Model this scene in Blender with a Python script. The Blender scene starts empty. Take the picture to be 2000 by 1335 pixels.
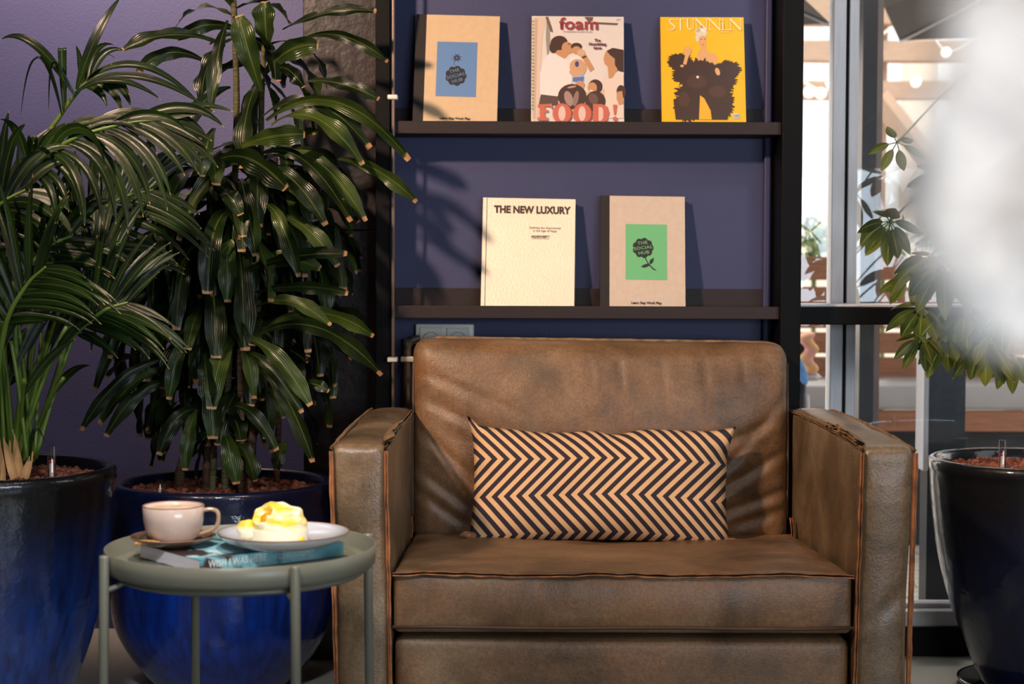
import bpy, bmesh, math, random
from mathutils import Vector, Matrix, noise
random.seed(7)
sc = bpy.context.scene
COL = sc.collection
PI = math.pi

# ------------------------------------------------------------------ camera, world, lights, exposure
F = 3200.0
PITCH, ROLL = 0.042, 0.0035
CAM = Vector((0, 0, 1.0))
CR = (Matrix.Rotation(PI/2 - PITCH, 3, 'X') @ Matrix.Rotation(ROLL, 3, 'Z'))
cd = bpy.data.cameras.new('camera'); cam = bpy.data.objects.new('camera', cd); COL.objects.link(cam)
cam.matrix_world = Matrix.Translation(CAM) @ CR.to_4x4()
cd.sensor_width = 36; cd.lens = F/2000*36
cd.clip_start = 0.02
cd.dof.use_dof = True; cd.dof.focus_distance = 3.55; cd.dof.aperture_fstop = 4.0
sc.camera = cam

sc.view_settings.view_transform = 'Standard'; sc.view_settings.look = 'None'
sc.view_settings.gamma = 1.0; sc.view_settings.use_curve_mapping = False
sc.view_settings.exposure = 0.0

w = bpy.data.worlds.new('sky'); sc.world = w; w.use_nodes = True
wn = w.node_tree
bg = wn.nodes['Background']; bg.inputs[0].default_value = (1.0, 0.97, 0.93, 1); bg.inputs[1].default_value = 3.4

def lamp(name, kind, loc, target, power, color, size=0.3, sizey=None, **kw):
    d = bpy.data.lights.new(name, kind); d.energy = power; d.color = color
    if kind == 'AREA':
        d.shape = 'RECTANGLE'; d.size = size; d.size_y = sizey or size
    elif kind == 'SPOT':
        d.shadow_soft_size = size; d.spot_size = kw.get('cone', 1.2); d.spot_blend = kw.get('blend', .6)
    elif kind == 'SUN':
        d.angle = size
    o = bpy.data.objects.new(name, d); COL.objects.link(o)
    o.location = loc
    o.rotation_euler = (Vector(target) - Vector(loc)).to_track_quat('-Z', 'Y').to_euler()
    return o
# warm ceiling spot from the upper left of the room, then unseen fills added for brightness, and the sun
lamp('ceiling_spot_lamp', 'SPOT', (-1.75, 1.05, 2.75), (0.30, 4.1, 1.35), 620, (1.0, .70, .50), .10, cone=.84, blend=.75)
lamp('armchair_fill_spot', 'SPOT', (.65, 1.7, 2.9), (.25, 3.45, .45), 75, (1.0, .82, .64), .35, cone=1.0, blend=.7)  # added spot to brighten the chair, no fixture modelled
lamp('pot_fill_spot', 'SPOT', (-.5, .9, 2.3), (-.66, 3.3, .3), 170, (.95, .92, .95), .12, cone=.5, blend=.8)  # added: picks out the pots, cone kept off the wall behind
lamp('wall_fill_spot', 'SPOT', (-1.4, 3.95, 2.9), (-1.2, 4.56, 2.15), 520, (1.0, .70, .54), .12, cone=1.35, blend=1.0)  # added to brighten the top of the left wall
lamp('cool_fill', 'AREA', (1.6, -.9, 1.15), (0.25, 4.0, 0.85), 56, (.74, .87, 1.0), 2.0, .9)  # unseen fill added behind the camera; the front wall has no opening
lamp('right_fill', 'AREA', (2.5, 3.1, 1.5), (0.5, 3.7, 0.9), 9, (.9, .95, 1.0), 1.0, 1.8)  # fill added beside the right wall, which has no window
lamp('table_fill_spot', 'SPOT', (-.25, 2.15, 2.9), (-.46, 2.76, .55), 210, (1.0, .88, .76), .08, cone=.36, blend=.8)  # extra spot added to lift the tray and its dishes
lamp('window_fill_spot', 'SPOT', (1.35, 2.4, 2.9), (1.25, 4.25, 1.8), 95, (1.0, .95, .9), .12, cone=.9, blend=.8)  # added to lighten the mullions and the umbrella tree leaves
lamp('blossom_fill_spot', 'SPOT', (.9, -.5, 1.9), (.17, .37, 1.06), 95, (1.0, .86, .74), .05, cone=.6, blend=.5)  # unseen spot added behind the camera to whiten the blossom
lamp('sun', 'SUN', (3, 8, 6), (2.2, 5, 0), 2.0, (1, .93, .82), .05)

def at(px, py, Y):
    """point of the place at depth Y seen at that spot of the photograph (used to take measurements)"""
    d = CR @ Vector(((px-1000)/F, -(py-667.5)/F, -1))
    return CAM + d * (Y / d.y)

# ------------------------------------------------------------------ materials
def s2l(c): return tuple(((v/255)/12.92 if v <= 10 else ((v/255+.055)/1.055)**2.4) for v in c)
def newmat(name):
    m = bpy.data.materials.new(name); m.use_nodes = True
    return m, m.node_tree, m.node_tree.nodes['Principled BSDF']
def N(nt, t, **kw):
    n = nt.nodes.new(t)
    for k, v in kw.items():
        if k.startswith('i_'):
            key = k[2:]
            n.inputs[int(key) if key.isdigit() else key].default_value = v
        else: setattr(n, k, v)
    return n
def ramp(nt, src, stops):
    r = N(nt, 'ShaderNodeValToRGB'); el = r.color_ramp.elements
    while len(el) < len(stops): el.new(.5)
    for e, (p, c) in zip(el, stops): e.position = p; e.color = (*c, 1) if len(c) == 3 else c
    nt.links.new(src, r.inputs[0]); return r
def mat(name, col, rough=.5, metal=0, var=.12, scale=12, bump=0, bscale=60, spec=.5, coat=0, stretch=None, col2=None, trans=0):
    m, nt, b = newmat(name); L = nt.links.new
    c = s2l(col); c2 = s2l(col2) if col2 else tuple(v*(1-var*2) for v in c)
    c1 = c if col2 else tuple(min(1, v*(1+var)) for v in c)
    tc = N(nt, 'ShaderNodeTexCoord'); src = tc.outputs['Object']
    if stretch:
        mp = N(nt, 'ShaderNodeMapping'); mp.inputs['Scale'].default_value = stretch
        L(src, mp.inputs[0]); src = mp.outputs[0]
    n = N(nt, 'ShaderNodeTexNoise'); n.inputs['Scale'].default_value = scale; n.inputs['Detail'].default_value = 6
    L(src, n.inputs['Vector'])
    r = ramp(nt, n.outputs['Fac'], [(.3, c2), (.7, c1)])
    L(r.outputs[0], b.inputs['Base Color'])
    b.inputs['Roughness'].default_value = rough; b.inputs['Metallic'].default_value = metal
    b.inputs['Specular IOR Level'].default_value = spec; b.inputs['Coat Weight'].default_value = coat
    b.inputs['Coat Roughness'].default_value = .08
    if trans: b.inputs['Transmission Weight'].default_value = trans
    if bump:
        n2 = N(nt, 'ShaderNodeTexNoise'); n2.inputs['Scale'].default_value = bscale; n2.inputs['Detail'].default_value = 5
        L(src, n2.inputs['Vector'])
        bp = N(nt, 'ShaderNodeBump'); bp.inputs['Strength'].default_value = bump; bp.inputs['Distance'].default_value = .01
        L(n2.outputs['Fac'], bp.inputs['Height']); L(bp.outputs[0], b.inputs['Normal'])
    return m

def leather_mat(name, ca, cb, cc, rough=.42):
    m, nt, b = newmat(name); L = nt.links.new
    tc = N(nt, 'ShaderNodeTexCoord')
    n1 = N(nt, 'ShaderNodeTexNoise'); n1.inputs['Scale'].default_value = 4.5; n1.inputs['Detail'].default_value = 8; n1.inputs['Roughness'].default_value = .65
    n1.inputs['Distortion'].default_value = .6
    L(tc.outputs['Object'], n1.inputs['Vector'])
    r = ramp(nt, n1.outputs['Fac'], [(.28, s2l(ca)), (.5, s2l(cb)), (.72, s2l(cc))])
    n2 = N(nt, 'ShaderNodeTexNoise'); n2.inputs['Scale'].default_value = 160; n2.inputs['Detail'].default_value = 3
    L(tc.outputs['Object'], n2.inputs['Vector'])
    mx = N(nt, 'ShaderNodeMix', data_type='RGBA', blend_type='MULTIPLY'); mx.inputs[0].default_value = .5
    r2 = ramp(nt, n2.outputs['Fac'], [(.35, (.6, .6, .6)), (.65, (1.15, 1.15, 1.15))])
    L(r.outputs[0], mx.inputs[6]); L(r2.outputs[0], mx.inputs[7])
    n0 = N(nt, 'ShaderNodeTexNoise'); n0.inputs['Scale'].default_value = 2.6; n0.inputs['Detail'].default_value = 9; n0.inputs['Roughness'].default_value = .7; n0.inputs['Distortion'].default_value = 1.6
    L(tc.outputs['Object'], n0.inputs['Vector'])
    r0 = ramp(nt, n0.outputs['Fac'], [(.34, (.72, .75, .72)), (.5, (.95, .95, .95)), (.62, (1.12, 1.02, .90))])
    m0 = N(nt, 'ShaderNodeMix', data_type='RGBA', blend_type='MULTIPLY'); m0.inputs[0].default_value = 1
    L(mx.outputs[2], m0.inputs[6]); L(r0.outputs[0], m0.inputs[7]); L(m0.outputs[2], b.inputs['Base Color'])
    rr = N(nt, 'ShaderNodeMapRange'); rr.inputs[3].default_value = rough-.12; rr.inputs[4].default_value = rough+.2
    L(n1.outputs['Fac'], rr.inputs[0]); L(rr.outputs[0], b.inputs['Roughness'])
    v = N(nt, 'ShaderNodeTexVoronoi'); v.inputs['Scale'].default_value = 260
    L(tc.outputs['Object'], v.inputs['Vector'])
    n3 = N(nt, 'ShaderNodeTexNoise'); n3.inputs['Scale'].default_value = 14; n3.inputs['Detail'].default_value = 6; n3.inputs['Distortion'].default_value = 1.2
    L(tc.outputs['Object'], n3.inputs['Vector'])
    b1 = N(nt, 'ShaderNodeBump'); b1.inputs['Strength'].default_value = .18; b1.inputs['Distance'].default_value = .002
    b2 = N(nt, 'ShaderNodeBump'); b2.inputs['Strength'].default_value = .13; b2.inputs['Distance'].default_value = .012
    L(v.outputs['Distance'], b1.inputs['Height']); L(n3.outputs['Fac'], b2.inputs['Height'])
    L(b2.outputs[0], b1.inputs['Normal']); L(b1.outputs[0], b.inputs['Normal'])
    b.inputs['Specular IOR Level'].default_value = .55
    return m

def leaf_mat(name, dark, light, tip, vein=.4, tipstart=.955, rough=.32, transl=.25, yellow=None):
    m, nt, b = newmat(name); L = nt.links.new
    uv = N(nt, 'ShaderNodeUVMap'); uv.uv_map = 'UVMap'
    sx = N(nt, 'ShaderNodeSeparateXYZ'); L(uv.outputs[0], sx.inputs[0])
    tc = N(nt, 'ShaderNodeTexCoord')
    n = N(nt, 'ShaderNodeTexNoise'); n.inputs['Scale'].default_value = 9; L(tc.outputs['Object'], n.inputs['Vector'])
    g = ramp(nt, n.outputs['Fac'], [(.35, s2l(dark)), (.7, s2l(light))])
    # lengthwise streaks and the pale midrib
    wv = N(nt, 'ShaderNodeMath', operation='MULTIPLY'); wv.inputs[1].default_value = 62; L(sx.outputs[0], wv.inputs[0])
    sn = N(nt, 'ShaderNodeMath', operation='SINE'); L(wv.outputs[0], sn.inputs[0])
    mr = N(nt, 'ShaderNodeMapRange'); mr.inputs[1].default_value = -1; mr.inputs[3].default_value = .82; mr.inputs[4].default_value = 1.08
    L(sn.outputs[0], mr.inputs[0])
    mul = N(nt, 'ShaderNodeMix', data_type='RGBA', blend_type='MULTIPLY'); mul.inputs[0].default_value = 1
    L(g.outputs[0], mul.inputs[6]); L(mr.outputs[0], mul.inputs[7])
    d = N(nt, 'ShaderNodeMath', operation='SUBTRACT'); d.inputs[1].default_value = .5; L(sx.outputs[0], d.inputs[0])
    a = N(nt, 'ShaderNodeMath', operation='ABSOLUTE'); L(d.outputs[0], a.inputs[0])
    vr = ramp(nt, a.outputs[0], [(0.0, (vein,)*3), (.06, (0, 0, 0))])
    mv = N(nt, 'ShaderNodeMix', data_type='RGBA'); L(vr.outputs[0], mv.inputs[0]); L(mul.outputs[2], mv.inputs[6])
    mv.inputs[7].default_value = (*s2l(yellow or (150, 165, 80)), 1)
    n9 = N(nt, 'ShaderNodeTexNoise'); n9.inputs['Scale'].default_value = 45; L(tc.outputs['Object'], n9.inputs['Vector'])
    ad = N(nt, 'ShaderNodeMath', operation='MULTIPLY_ADD'); ad.inputs[1].default_value = .04; L(n9.outputs['Fac'], ad.inputs[0]); L(sx.outputs[1], ad.inputs[2])
    tr = ramp(nt, ad.outputs[0], [(min(.99, tipstart+.025), (0, 0, 0)), (min(1, tipstart+.04), (1, 1, 1))])
    mt = N(nt, 'ShaderNodeMix', data_type='RGBA'); L(tr.outputs[0], mt.inputs[0]); L(mv.outputs[2], mt.inputs[6]); mt.inputs[7].default_value = (*s2l(tip), 1)
    L(mt.outputs[2], b.inputs['Base Color']); b.inputs['Roughness'].default_value = rough
    bp = N(nt, 'ShaderNodeBump'); bp.inputs['Strength'].default_value = .25; bp.inputs['Distance'].default_value = .002
    L(sn.outputs[0], bp.inputs['Height']); L(bp.outputs[0], b.inputs['Normal'])
    t = N(nt, 'ShaderNodeBsdfTranslucent'); L(mt.outputs[2], t.inputs[0])
    mxs = N(nt, 'ShaderNodeMixShader'); mxs.inputs[0].default_value = transl
    L(b.outputs[0], mxs.inputs[1]); L(t.outputs[0], mxs.inputs[2]); L(mxs.outputs[0], nt.nodes['Material Output'].inputs[0])
    return m

def glaze_mat(name, blue, mid, dark, ztop, fade=.22):
    """glazed stoneware: dark rim glaze that runs down into streaky blue"""
    m, nt, b = newmat(name); L = nt.links.new
    tc = N(nt, 'ShaderNodeTexCoord'); sx = N(nt, 'ShaderNodeSeparateXYZ'); L(tc.outputs['Object'], sx.inputs[0])
    mp = N(nt, 'ShaderNodeMapping'); mp.inputs['Scale'].default_value = (34, 34, 3.2); L(tc.outputs['Object'], mp.inputs[0])
    n = N(nt, 'ShaderNodeTexNoise'); n.inputs['Scale'].default_value = 1.6; n.inputs['Detail'].default_value = 7; L(mp.outputs[0], n.inputs['Vector'])
    n2 = N(nt, 'ShaderNodeTexNoise'); n2.inputs['Scale'].default_value = 3.5; n2.inputs['Detail'].default_value = 3; L(tc.outputs['Object'], n2.inputs['Vector'])
    r = ramp(nt, n.outputs['Fac'], [(.3, s2l(mid)), (.68, s2l(blue))])
    k = N(nt, 'ShaderNodeMath', operation='MULTIPLY_ADD'); k.inputs[1].default_value = .16; L(n2.outputs['Fac'], k.inputs[0]); L(sx.outputs[2], k.inputs[2])
    k2 = N(nt, 'ShaderNodeMath', operation='MULTIPLY_ADD'); k2.inputs[1].default_value = .10; L(n.outputs['Fac'], k2.inputs[0]); L(k.outputs[0], k2.inputs[2])
    mr = N(nt, 'ShaderNodeMapRange'); mr.inputs[1].default_value = ztop-fade+.10; mr.inputs[2].default_value = ztop+.05; L(k2.outputs[0], mr.inputs[0])
    mx = N(nt, 'ShaderNodeMix', data_type='RGBA'); L(mr.outputs[0], mx.inputs[0]); L(r.outputs[0], mx.inputs[6]); mx.inputs[7].default_value = (*s2l(dark), 1)
    L(mx.outputs[2], b.inputs['Base Color']); b.inputs['Roughness'].default_value = .4; b.inputs['Specular IOR Level'].default_value = .3
    b.inputs['Coat Weight'].default_value = 1; b.inputs['Coat Roughness'].default_value = .06
    bp = N(nt, 'ShaderNodeBump'); bp.inputs['Strength'].default_value = .35; bp.inputs['Distance'].default_value = .004
    n4 = N(nt, 'ShaderNodeTexNoise'); n4.inputs['Scale'].default_value = 38; n4.inputs['Detail'].default_value = 4; L(tc.outputs['Object'], n4.inputs['Vector'])
    L(n4.outputs['Fac'], bp.inputs['Height']); L(bp.outputs[0], b.inputs['Normal']); L(bp.outputs[0], b.inputs['Coat Normal'])
    return m

def chevron_mat():
    m, nt, b = newmat('chevron_fabric'); L = nt.links.new
    uv = N(nt, 'ShaderNodeUVMap'); uv.uv_map = 'UVMap'; sx = N(nt, 'ShaderNodeSeparateXYZ'); L(uv.outputs[0], sx.inputs[0])
    pp = N(nt, 'ShaderNodeMath', operation='PINGPONG'); pp.inputs[1].default_value = .085
    of = N(nt, 'ShaderNodeMath', operation='ADD'); of.inputs[1].default_value = 1.02 + .085 - .017; L(sx.outputs[1], of.inputs[0]); L(of.outputs[0], pp.inputs[0])
    ms = N(nt, 'ShaderNodeMath', operation='SUBTRACT'); L(sx.outputs[0], ms.inputs[0]); L(pp.outputs[0], ms.inputs[1])
    dv = N(nt, 'ShaderNodeMath', operation='MULTIPLY'); dv.inputs[1].default_value = 1/.0285; L(ms.outputs[0], dv.inputs[0])
    fr = N(nt, 'ShaderNodeMath', operation='FRACT'); ad = N(nt, 'ShaderNodeMath', operation='ADD'); ad.inputs[1].default_value = 40; L(dv.outputs[0], ad.inputs[0]); L(ad.outputs[0], fr.inputs[0])
    gt = N(nt, 'ShaderNodeMath', operation='GREATER_THAN'); gt.inputs[1].default_value = .5; L(fr.outputs[0], gt.inputs[0])
    mx = N(nt, 'ShaderNodeMix', data_type='RGBA'); L(gt.outputs[0], mx.inputs[0])
    mx.inputs[6].default_value = (*s2l((222, 180, 134)), 1); mx.inputs[7].default_value = (*s2l((44, 37, 48)), 1)
    L(mx.outputs[2], b.inputs['Base Color']); b.inputs['Roughness'].default_value = .85
    wv = N(nt, 'ShaderNodeTexNoise'); wv.inputs['Scale'].default_value = 420; L(uv.outputs[0], wv.inputs['Vector'])
    bp = N(nt, 'ShaderNodeBump'); bp.inputs['Strength'].default_value = .25; bp.inputs['Distance'].default_value = .001
    L(wv.outputs['Fac'], bp.inputs['Height']); L(bp.outputs[0], b.inputs['Normal'])
    return m

def glass_mat(name, tint=(1, 1, 1), refl=.025, rough=0.0, solid=False):
    m, nt, b = newmat(name); L = nt.links.new
    t = N(nt, 'ShaderNodeBsdfTransparent'); t.inputs[0].default_value = (*tint, 1)
    g = N(nt, 'ShaderNodeBsdfGlossy'); g.inputs['Roughness'].default_value = rough
    lw = N(nt, 'ShaderNodeLayerWeight'); lw.inputs[0].default_value = .3
    mr = N(nt, 'ShaderNodeMapRange'); mr.inputs[3].default_value = refl; mr.inputs[4].default_value = .5; L(lw.outputs['Fresnel'], mr.inputs[0])
    mx = N(nt, 'ShaderNodeMixShader'); L(mr.outputs[0], mx.inputs[0]); L(t.outputs[0], mx.inputs[1]); L(g.outputs[0], mx.inputs[2])
    L(mx.outputs[0], nt.nodes['Material Output'].inputs[0]); return m

def flat(name, col, rough=.55, emit=0):
    m, nt, b = newmat(name); b.inputs['Base Color'].default_value = (*s2l(col), 1); b.inputs['Roughness'].default_value = rough
    if emit:
        b.inputs['Emission Color'].default_value = (*s2l(col), 1); b.inputs['Emission Strength'].default_value = emit
    return m

# ------------------------------------------------------------------ geometry helpers
def wm(o):
    return (wm(o.parent) @ o.matrix_basis) if o.parent else o.matrix_basis.copy()
def obj(name, bm, m, parent=None, smooth=True, world=True, kind=None, label=None):
    me = bpy.data.meshes.new(name)
    bmesh.ops.recalc_face_normals(bm, faces=bm.faces[:]) if smooth != 'keep' else None
    if parent is not None and world:
        bmesh.ops.transform(bm, matrix=wm(parent).inverted(), verts=bm.verts[:])
    bm.to_mesh(me); bm.free()
    for mm in (m if isinstance(m, (list, tuple)) else [m]): me.materials.append(mm)
    if smooth:
        for p in me.polygons: p.use_smooth = True
    o = bpy.data.objects.new(name, me); COL.objects.link(o)
    if parent is not None: o.parent = parent
    if kind: o['kind'] = kind
    if label: o['label'] = label
    return o
def thing(name, label, cat, loc=(0, 0, 0), rot=(0, 0, 0), group=None):
    o = bpy.data.objects.new(name, None); COL.objects.link(o); o.empty_display_size = .05
    o.location = loc; o.rotation_euler = rot; o['label'] = label; o['category'] = cat
    if group: o['group'] = group
    return o
def tag(o, label, cat, group=None, kind=None):
    if label: o['label'] = label
    if cat: o['category'] = cat
    if group: o['group'] = group
    if kind: o['kind'] = kind
    return o
def struct(name, bm, m, parent=None, smooth=False):
    o = obj(name, bm, m, parent, smooth)
    if parent is None: o['kind'] = 'structure'
    return o
def B(): return bmesh.new()
def bx(bm, x0, x1, y0, y1, z0, z1, bevel=0, seg=2, mi=0):
    r = bmesh.ops.create_cube(bm, size=1); vs = r['verts']
    for v in vs:
        v.co = Vector(((x0+x1)/2 + v.co.x*(x1-x0), (y0+y1)/2 + v.co.y*(y1-y0), (z0+z1)/2 + v.co.z*(z1-z0)))
    fs = {f for v in vs for f in v.link_faces}
    for f in fs: f.material_index = mi
    if bevel:
        es = list({e for v in vs for e in v.link_edges})
        bmesh.ops.bevel(bm, geom=es, offset=bevel, segments=seg, affect='EDGES', profile=.5)
    return bm
def tube(bm, pts, r, seg=8, cap=True, mi=0):
    pts = [Vector(p) for p in pts]; n = len(pts)
    rs = r if isinstance(r, (list, tuple)) else [r]*n
    rings = []; up = None
    for i, p in enumerate(pts):
        t = (pts[min(i+1, n-1)] - pts[max(i-1, 0)]).normalized()
        if up is None:
            up = Vector((0, 0, 1)) if abs(t.z) < .9 else Vector((1, 0, 0))
        a = (up - t*up.dot(t)).normalized(); b = t.cross(a); up = a
        rings.append([bm.verts.new(p + (a*math.cos(k*2*PI/seg) + b*math.sin(k*2*PI/seg))*rs[i]) for k in range(seg)])
    for i in range(n-1):
        for k in range(seg):
            f = bm.faces.new((rings[i][k], rings[i][(k+1) % seg], rings[i+1][(k+1) % seg], rings[i+1][k])); f.material_index = mi
    if cap:
        for rg in (rings[0][::-1], rings[-1]):
            f = bm.faces.new(rg); f.material_index = mi
    return bm
def lathe(bm, prof, c=(0, 0, 0), seg=64, close=False, mi=0, noise_amp=0):
    c = Vector(c); rings = []
    for r, z in prof:
        if r < 1e-5: rings.append([bm.verts.new(c + Vector((0, 0, z)))])
        else: rings.append([bm.verts.new(c + Vector((r*math.cos(k*2*PI/seg), r*math.sin(k*2*PI/seg), z))) for k in range(seg)])
    for i in range(len(rings)-1):
        a, b = rings[i], rings[i+1]
        for k in range(seg):
            k2 = (k+1) % seg
            if len(a) == 1 and len(b) == 1: continue
            if len(a) == 1: f = bm.faces.new((a[0], b[k], b[k2]))
            elif len(b) == 1: f = bm.faces.new((a[k], b[0], a[k2]))
            else: f = bm.faces.new((a[k], a[k2], b[k2], b[k]))
            f.material_index = mi
    return bm
def spline(pts, n=24):
    pts = [Vector(p) for p in pts]; out = []
    P = [pts[0]*2-pts[1]] + pts + [pts[-1]*2-pts[-2]]
    segs = len(pts)-1; per = max(2, n//segs)
    for i in range(segs):
        a, b, c, d = P[i:i+4]
        for k in range(per):
            t = k/per
            out.append(.5*((2*b) + (c-a)*t + (2*a-5*b+4*c-d)*t*t + (3*b-a-3*c+d)*t**3))
    out.append(pts[-1]); return out
def rbox(bm, c, h, r, n=(20, 10, 10), disp=None, uv=False):
    """rounded box of half sizes h, corner radius r, faces cut into n cells; disp(u,v,w,p) shapes the leather"""
    c = Vector(c)
    def axis(hh, k):
        a = [-hh, -hh+r*.3, -hh+r*.65]; b = [hh-r*.65, hh-r*.3, hh]
        return a + [-hh+r + (2*hh-2*r)*i/k for i in range(k+1)] + b
    ax = [axis(h[i], n[i]) for i in range(3)]; m = [len(a)-1 for a in ax]; vs = {}
    def vert(i, j, k):
        key = (i, j, k)
        if key in vs: return vs[key]
        p = Vector((ax[0][i], ax[1][j], ax[2][k]))
        q = Vector([max(-h[t]+r, min(h[t]-r, p[t])) for t in range(3)])
        d = p-q
        if d.length > 1e-9: p = q + d.normalized()*r
        if disp: p = p + disp(p.x/h[0], p.y/h[1], p.z/h[2], p + c)
        vs[key] = bm.verts.new(c + p); return vs[key]
    for (a, b, e) in ((0, 1, 2), (1, 2, 0), (2, 0, 1)):
        for side in (0, m[e]):
            for i in range(m[a]):
                for j in range(m[b]):
                    quad = []
                    for (di, dj) in ((0, 0), (1, 0), (1, 1), (0, 1)):
                        k3 = [0, 0, 0]; k3[a] = i+di; k3[b] = j+dj; k3[e] = side
                        quad.append(vert(*k3))
                    bm.faces.new(quad)
    return bm
def fn(p, s, seed=0.0): return noise.noise(Vector((p[0]*s+seed, p[1]*s+seed*1.7, p[2]*s-seed)))

def leaf(bm, pts, width, side, prof='strap', fold=.25, ripple=0, mi=0, cut=.0, seed=0):
    """a leaf blade along pts; side = sideways vector; UV: u across, v along"""
    uvl = bm.loops.layers.uv.get('UVMap') or bm.loops.layers.uv.new('UVMap')
    n = len(pts); rows = []
    side = Vector(side)
    for i, p in enumerate(pts):
        t = i/(n-1)
        tan = (pts[min(i+1, n-1)]-pts[max(i-1, 0)]).normalized()
        s = side - tan*side.dot(tan)
        if s.length < 1e-4: s = tan.orthogonal()
        s.normalize(); side = s
        nrm = s.cross(tan).normalized()
        if prof == 'strap': w_ = (.16 + .84*math.sin(min(1, t*1.35+.02)*PI/2)**1.3) * (1 if t < .72 else max(cut, math.cos((t-.72)/.28*PI/2)**.6))
        elif prof == 'lance': w_ = max(.05, math.sin(PI*min(1, max(0, t*.96+.04)))**.7) * (1-.35*t)
        elif prof == 'oval': w_ = max(.06, math.sin(PI*t**.9)**.75)
        elif prof == 'petal': w_ = max(.12, math.sin(PI*(t*.82+.05))**.8)
        w_ *= width/2
        rp = ripple*math.sin(t*17+seed)*w_*.6
        rows.append([bm.verts.new(p - s*w_ + nrm*(fold*w_ + rp)), bm.verts.new(p - s*w_*.5 + nrm*(fold*w_*.42 + rp*.3)), bm.verts.new(p),
                     bm.verts.new(p + s*w_*.5 + nrm*(fold*w_*.42 - rp*.3)), bm.verts.new(p + s*w_ + nrm*(fold*w_ - rp))])
    for i in range(n-1):
        for k in range(4):
            f = bm.faces.new((rows[i][k], rows[i][k+1], rows[i+1][k+1], rows[i+1][k])); f.material_index = mi
            for lp, (uu, vv) in zip(f.loops, ((k/4, i), ((k+1)/4, i), ((k+1)/4, i+1), (k/4, i+1))):
                lp[uvl].uv = (uu, vv/(n-1))
    return bm
def droop_path(p, d, length, droop, n=12, twist=None):
    p = Vector(p); d = Vector(d).normalized(); out = [p.copy()]; st = length/(n-1)
    for i in range(n-1):
        d = (d + Vector((0, 0, -droop))*(.4+i/n)*st*3).normalized()
        p = p + d*st; out.append(p.copy())
    return out
def arc(a, b, lift, n=12, bow=Vector((0, 0, 0))):
    a = Vector(a); b = Vector(b); out = []
    for i in range(n):
        t = i/(n-1); out.append(a.lerp(b, t) + (Vector((0, 0, lift)) + bow)*4*t*(1-t))
    return out
def granules(bm, c, R, z, count, size=(.007, .013), hump=.01):
    for i in range(count):
        a = random.random()*2*PI; rr = R*math.sqrt(random.random())
        s = random.uniform(*size)
        p = Vector((c[0]+rr*math.cos(a), c[1]+rr*math.sin(a), z + hump*(1-(rr/R)**2) + random.uniform(-.002, .006)))
        M = Matrix.Translation(p) @ Matrix.Rotation(random.random()*6, 4, Vector((random.random(), random.random(), 1)).normalized()) @ Matrix.Diagonal((s*random.uniform(.8, 1.3), s*random.uniform(.7, 1.1), s*random.uniform(.6, 1), 1))
        r = bmesh.ops.create_icosphere(bm, subdivisions=1, radius=1, matrix=M)
        for v in r['verts']: v.co += Vector((random.uniform(-1, 1), random.uniform(-1, 1), random.uniform(-1, 1)))*s*.16
    return bm
def text(name, body, size, m, parent, M, sx=1.0, bold=0.0, align='CENTER', shear=0, spacing=1.0, line=1.0):
    """lettering as a flat printed mesh; M places the text plane (x right, y up) in the parent's own frame"""
    cu = bpy.data.curves.new(name, 'FONT'); cu.body = body; cu.size = size; cu.offset = bold; cu.align_x = align; cu.align_y = 'CENTER'
    cu.shear = shear; cu.space_character = spacing; cu.space_line = line; cu.resolution_u = 3
    t = bpy.data.objects.new('tmp', cu); COL.objects.link(t)
    dg = bpy.context.evaluated_depsgraph_get(); dg.update()
    me = bpy.data.meshes.new_from_object(t.evaluated_get(dg))
    bpy.data.objects.remove(t); bpy.data.curves.remove(cu)
    me.transform(M @ Matrix.Diagonal((sx, 1, 1, 1))); me.name = name
    me.materials.clear(); me.materials.append(m)
    o = bpy.data.objects.new(name, me); COL.objects.link(o); o.parent = parent
    return o
class Art:
    """flat print: coloured patches laid over each other on a cover (x right, z up, facing -y)"""
    def __init__(s, y): s.bm = B(); s.mats = []; s.y = y; s.k = 0
    def mi(s, m):
        if m not in s.mats: s.mats.append(m)
        return s.mats.index(m)
    def poly(s, pts, m):
        s.k += 1; y = s.y - s.k*.00006
        f = s.bm.faces.new([s.bm.verts.new((x, y, z)) for x, z in pts]); f.material_index = s.mi(m)
        f.normal_update()
        if f.normal.y > 0: f.normal_flip()
    def rect(s, x0, x1, z0, z1, m): s.poly([(x0, z0), (x1, z0), (x1, z1), (x0, z1)], m)
    def ell(s, x, z, rx, rz, m, a=0, n=20, jag=0):
        pts = []
        for i in range(n):
            t = i*2*PI/n; k = 1 + (jag*random.uniform(-1, 1) if jag else 0)
            px, pz = rx*math.cos(t)*k, rz*math.sin(t)*k
            pts.append((x+px*math.cos(a)-pz*math.sin(a), z+px*math.sin(a)+pz*math.cos(a)))
        s.poly(pts, m)
    def build(s, name, parent):
        me = bpy.data.meshes.new(name); s.bm.to_mesh(me); s.bm.free()
        for m in s.mats: me.materials.append(m)
        o = bpy.data.objects.new(name, me); COL.objects.link(o); o.parent = parent; return o
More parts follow.
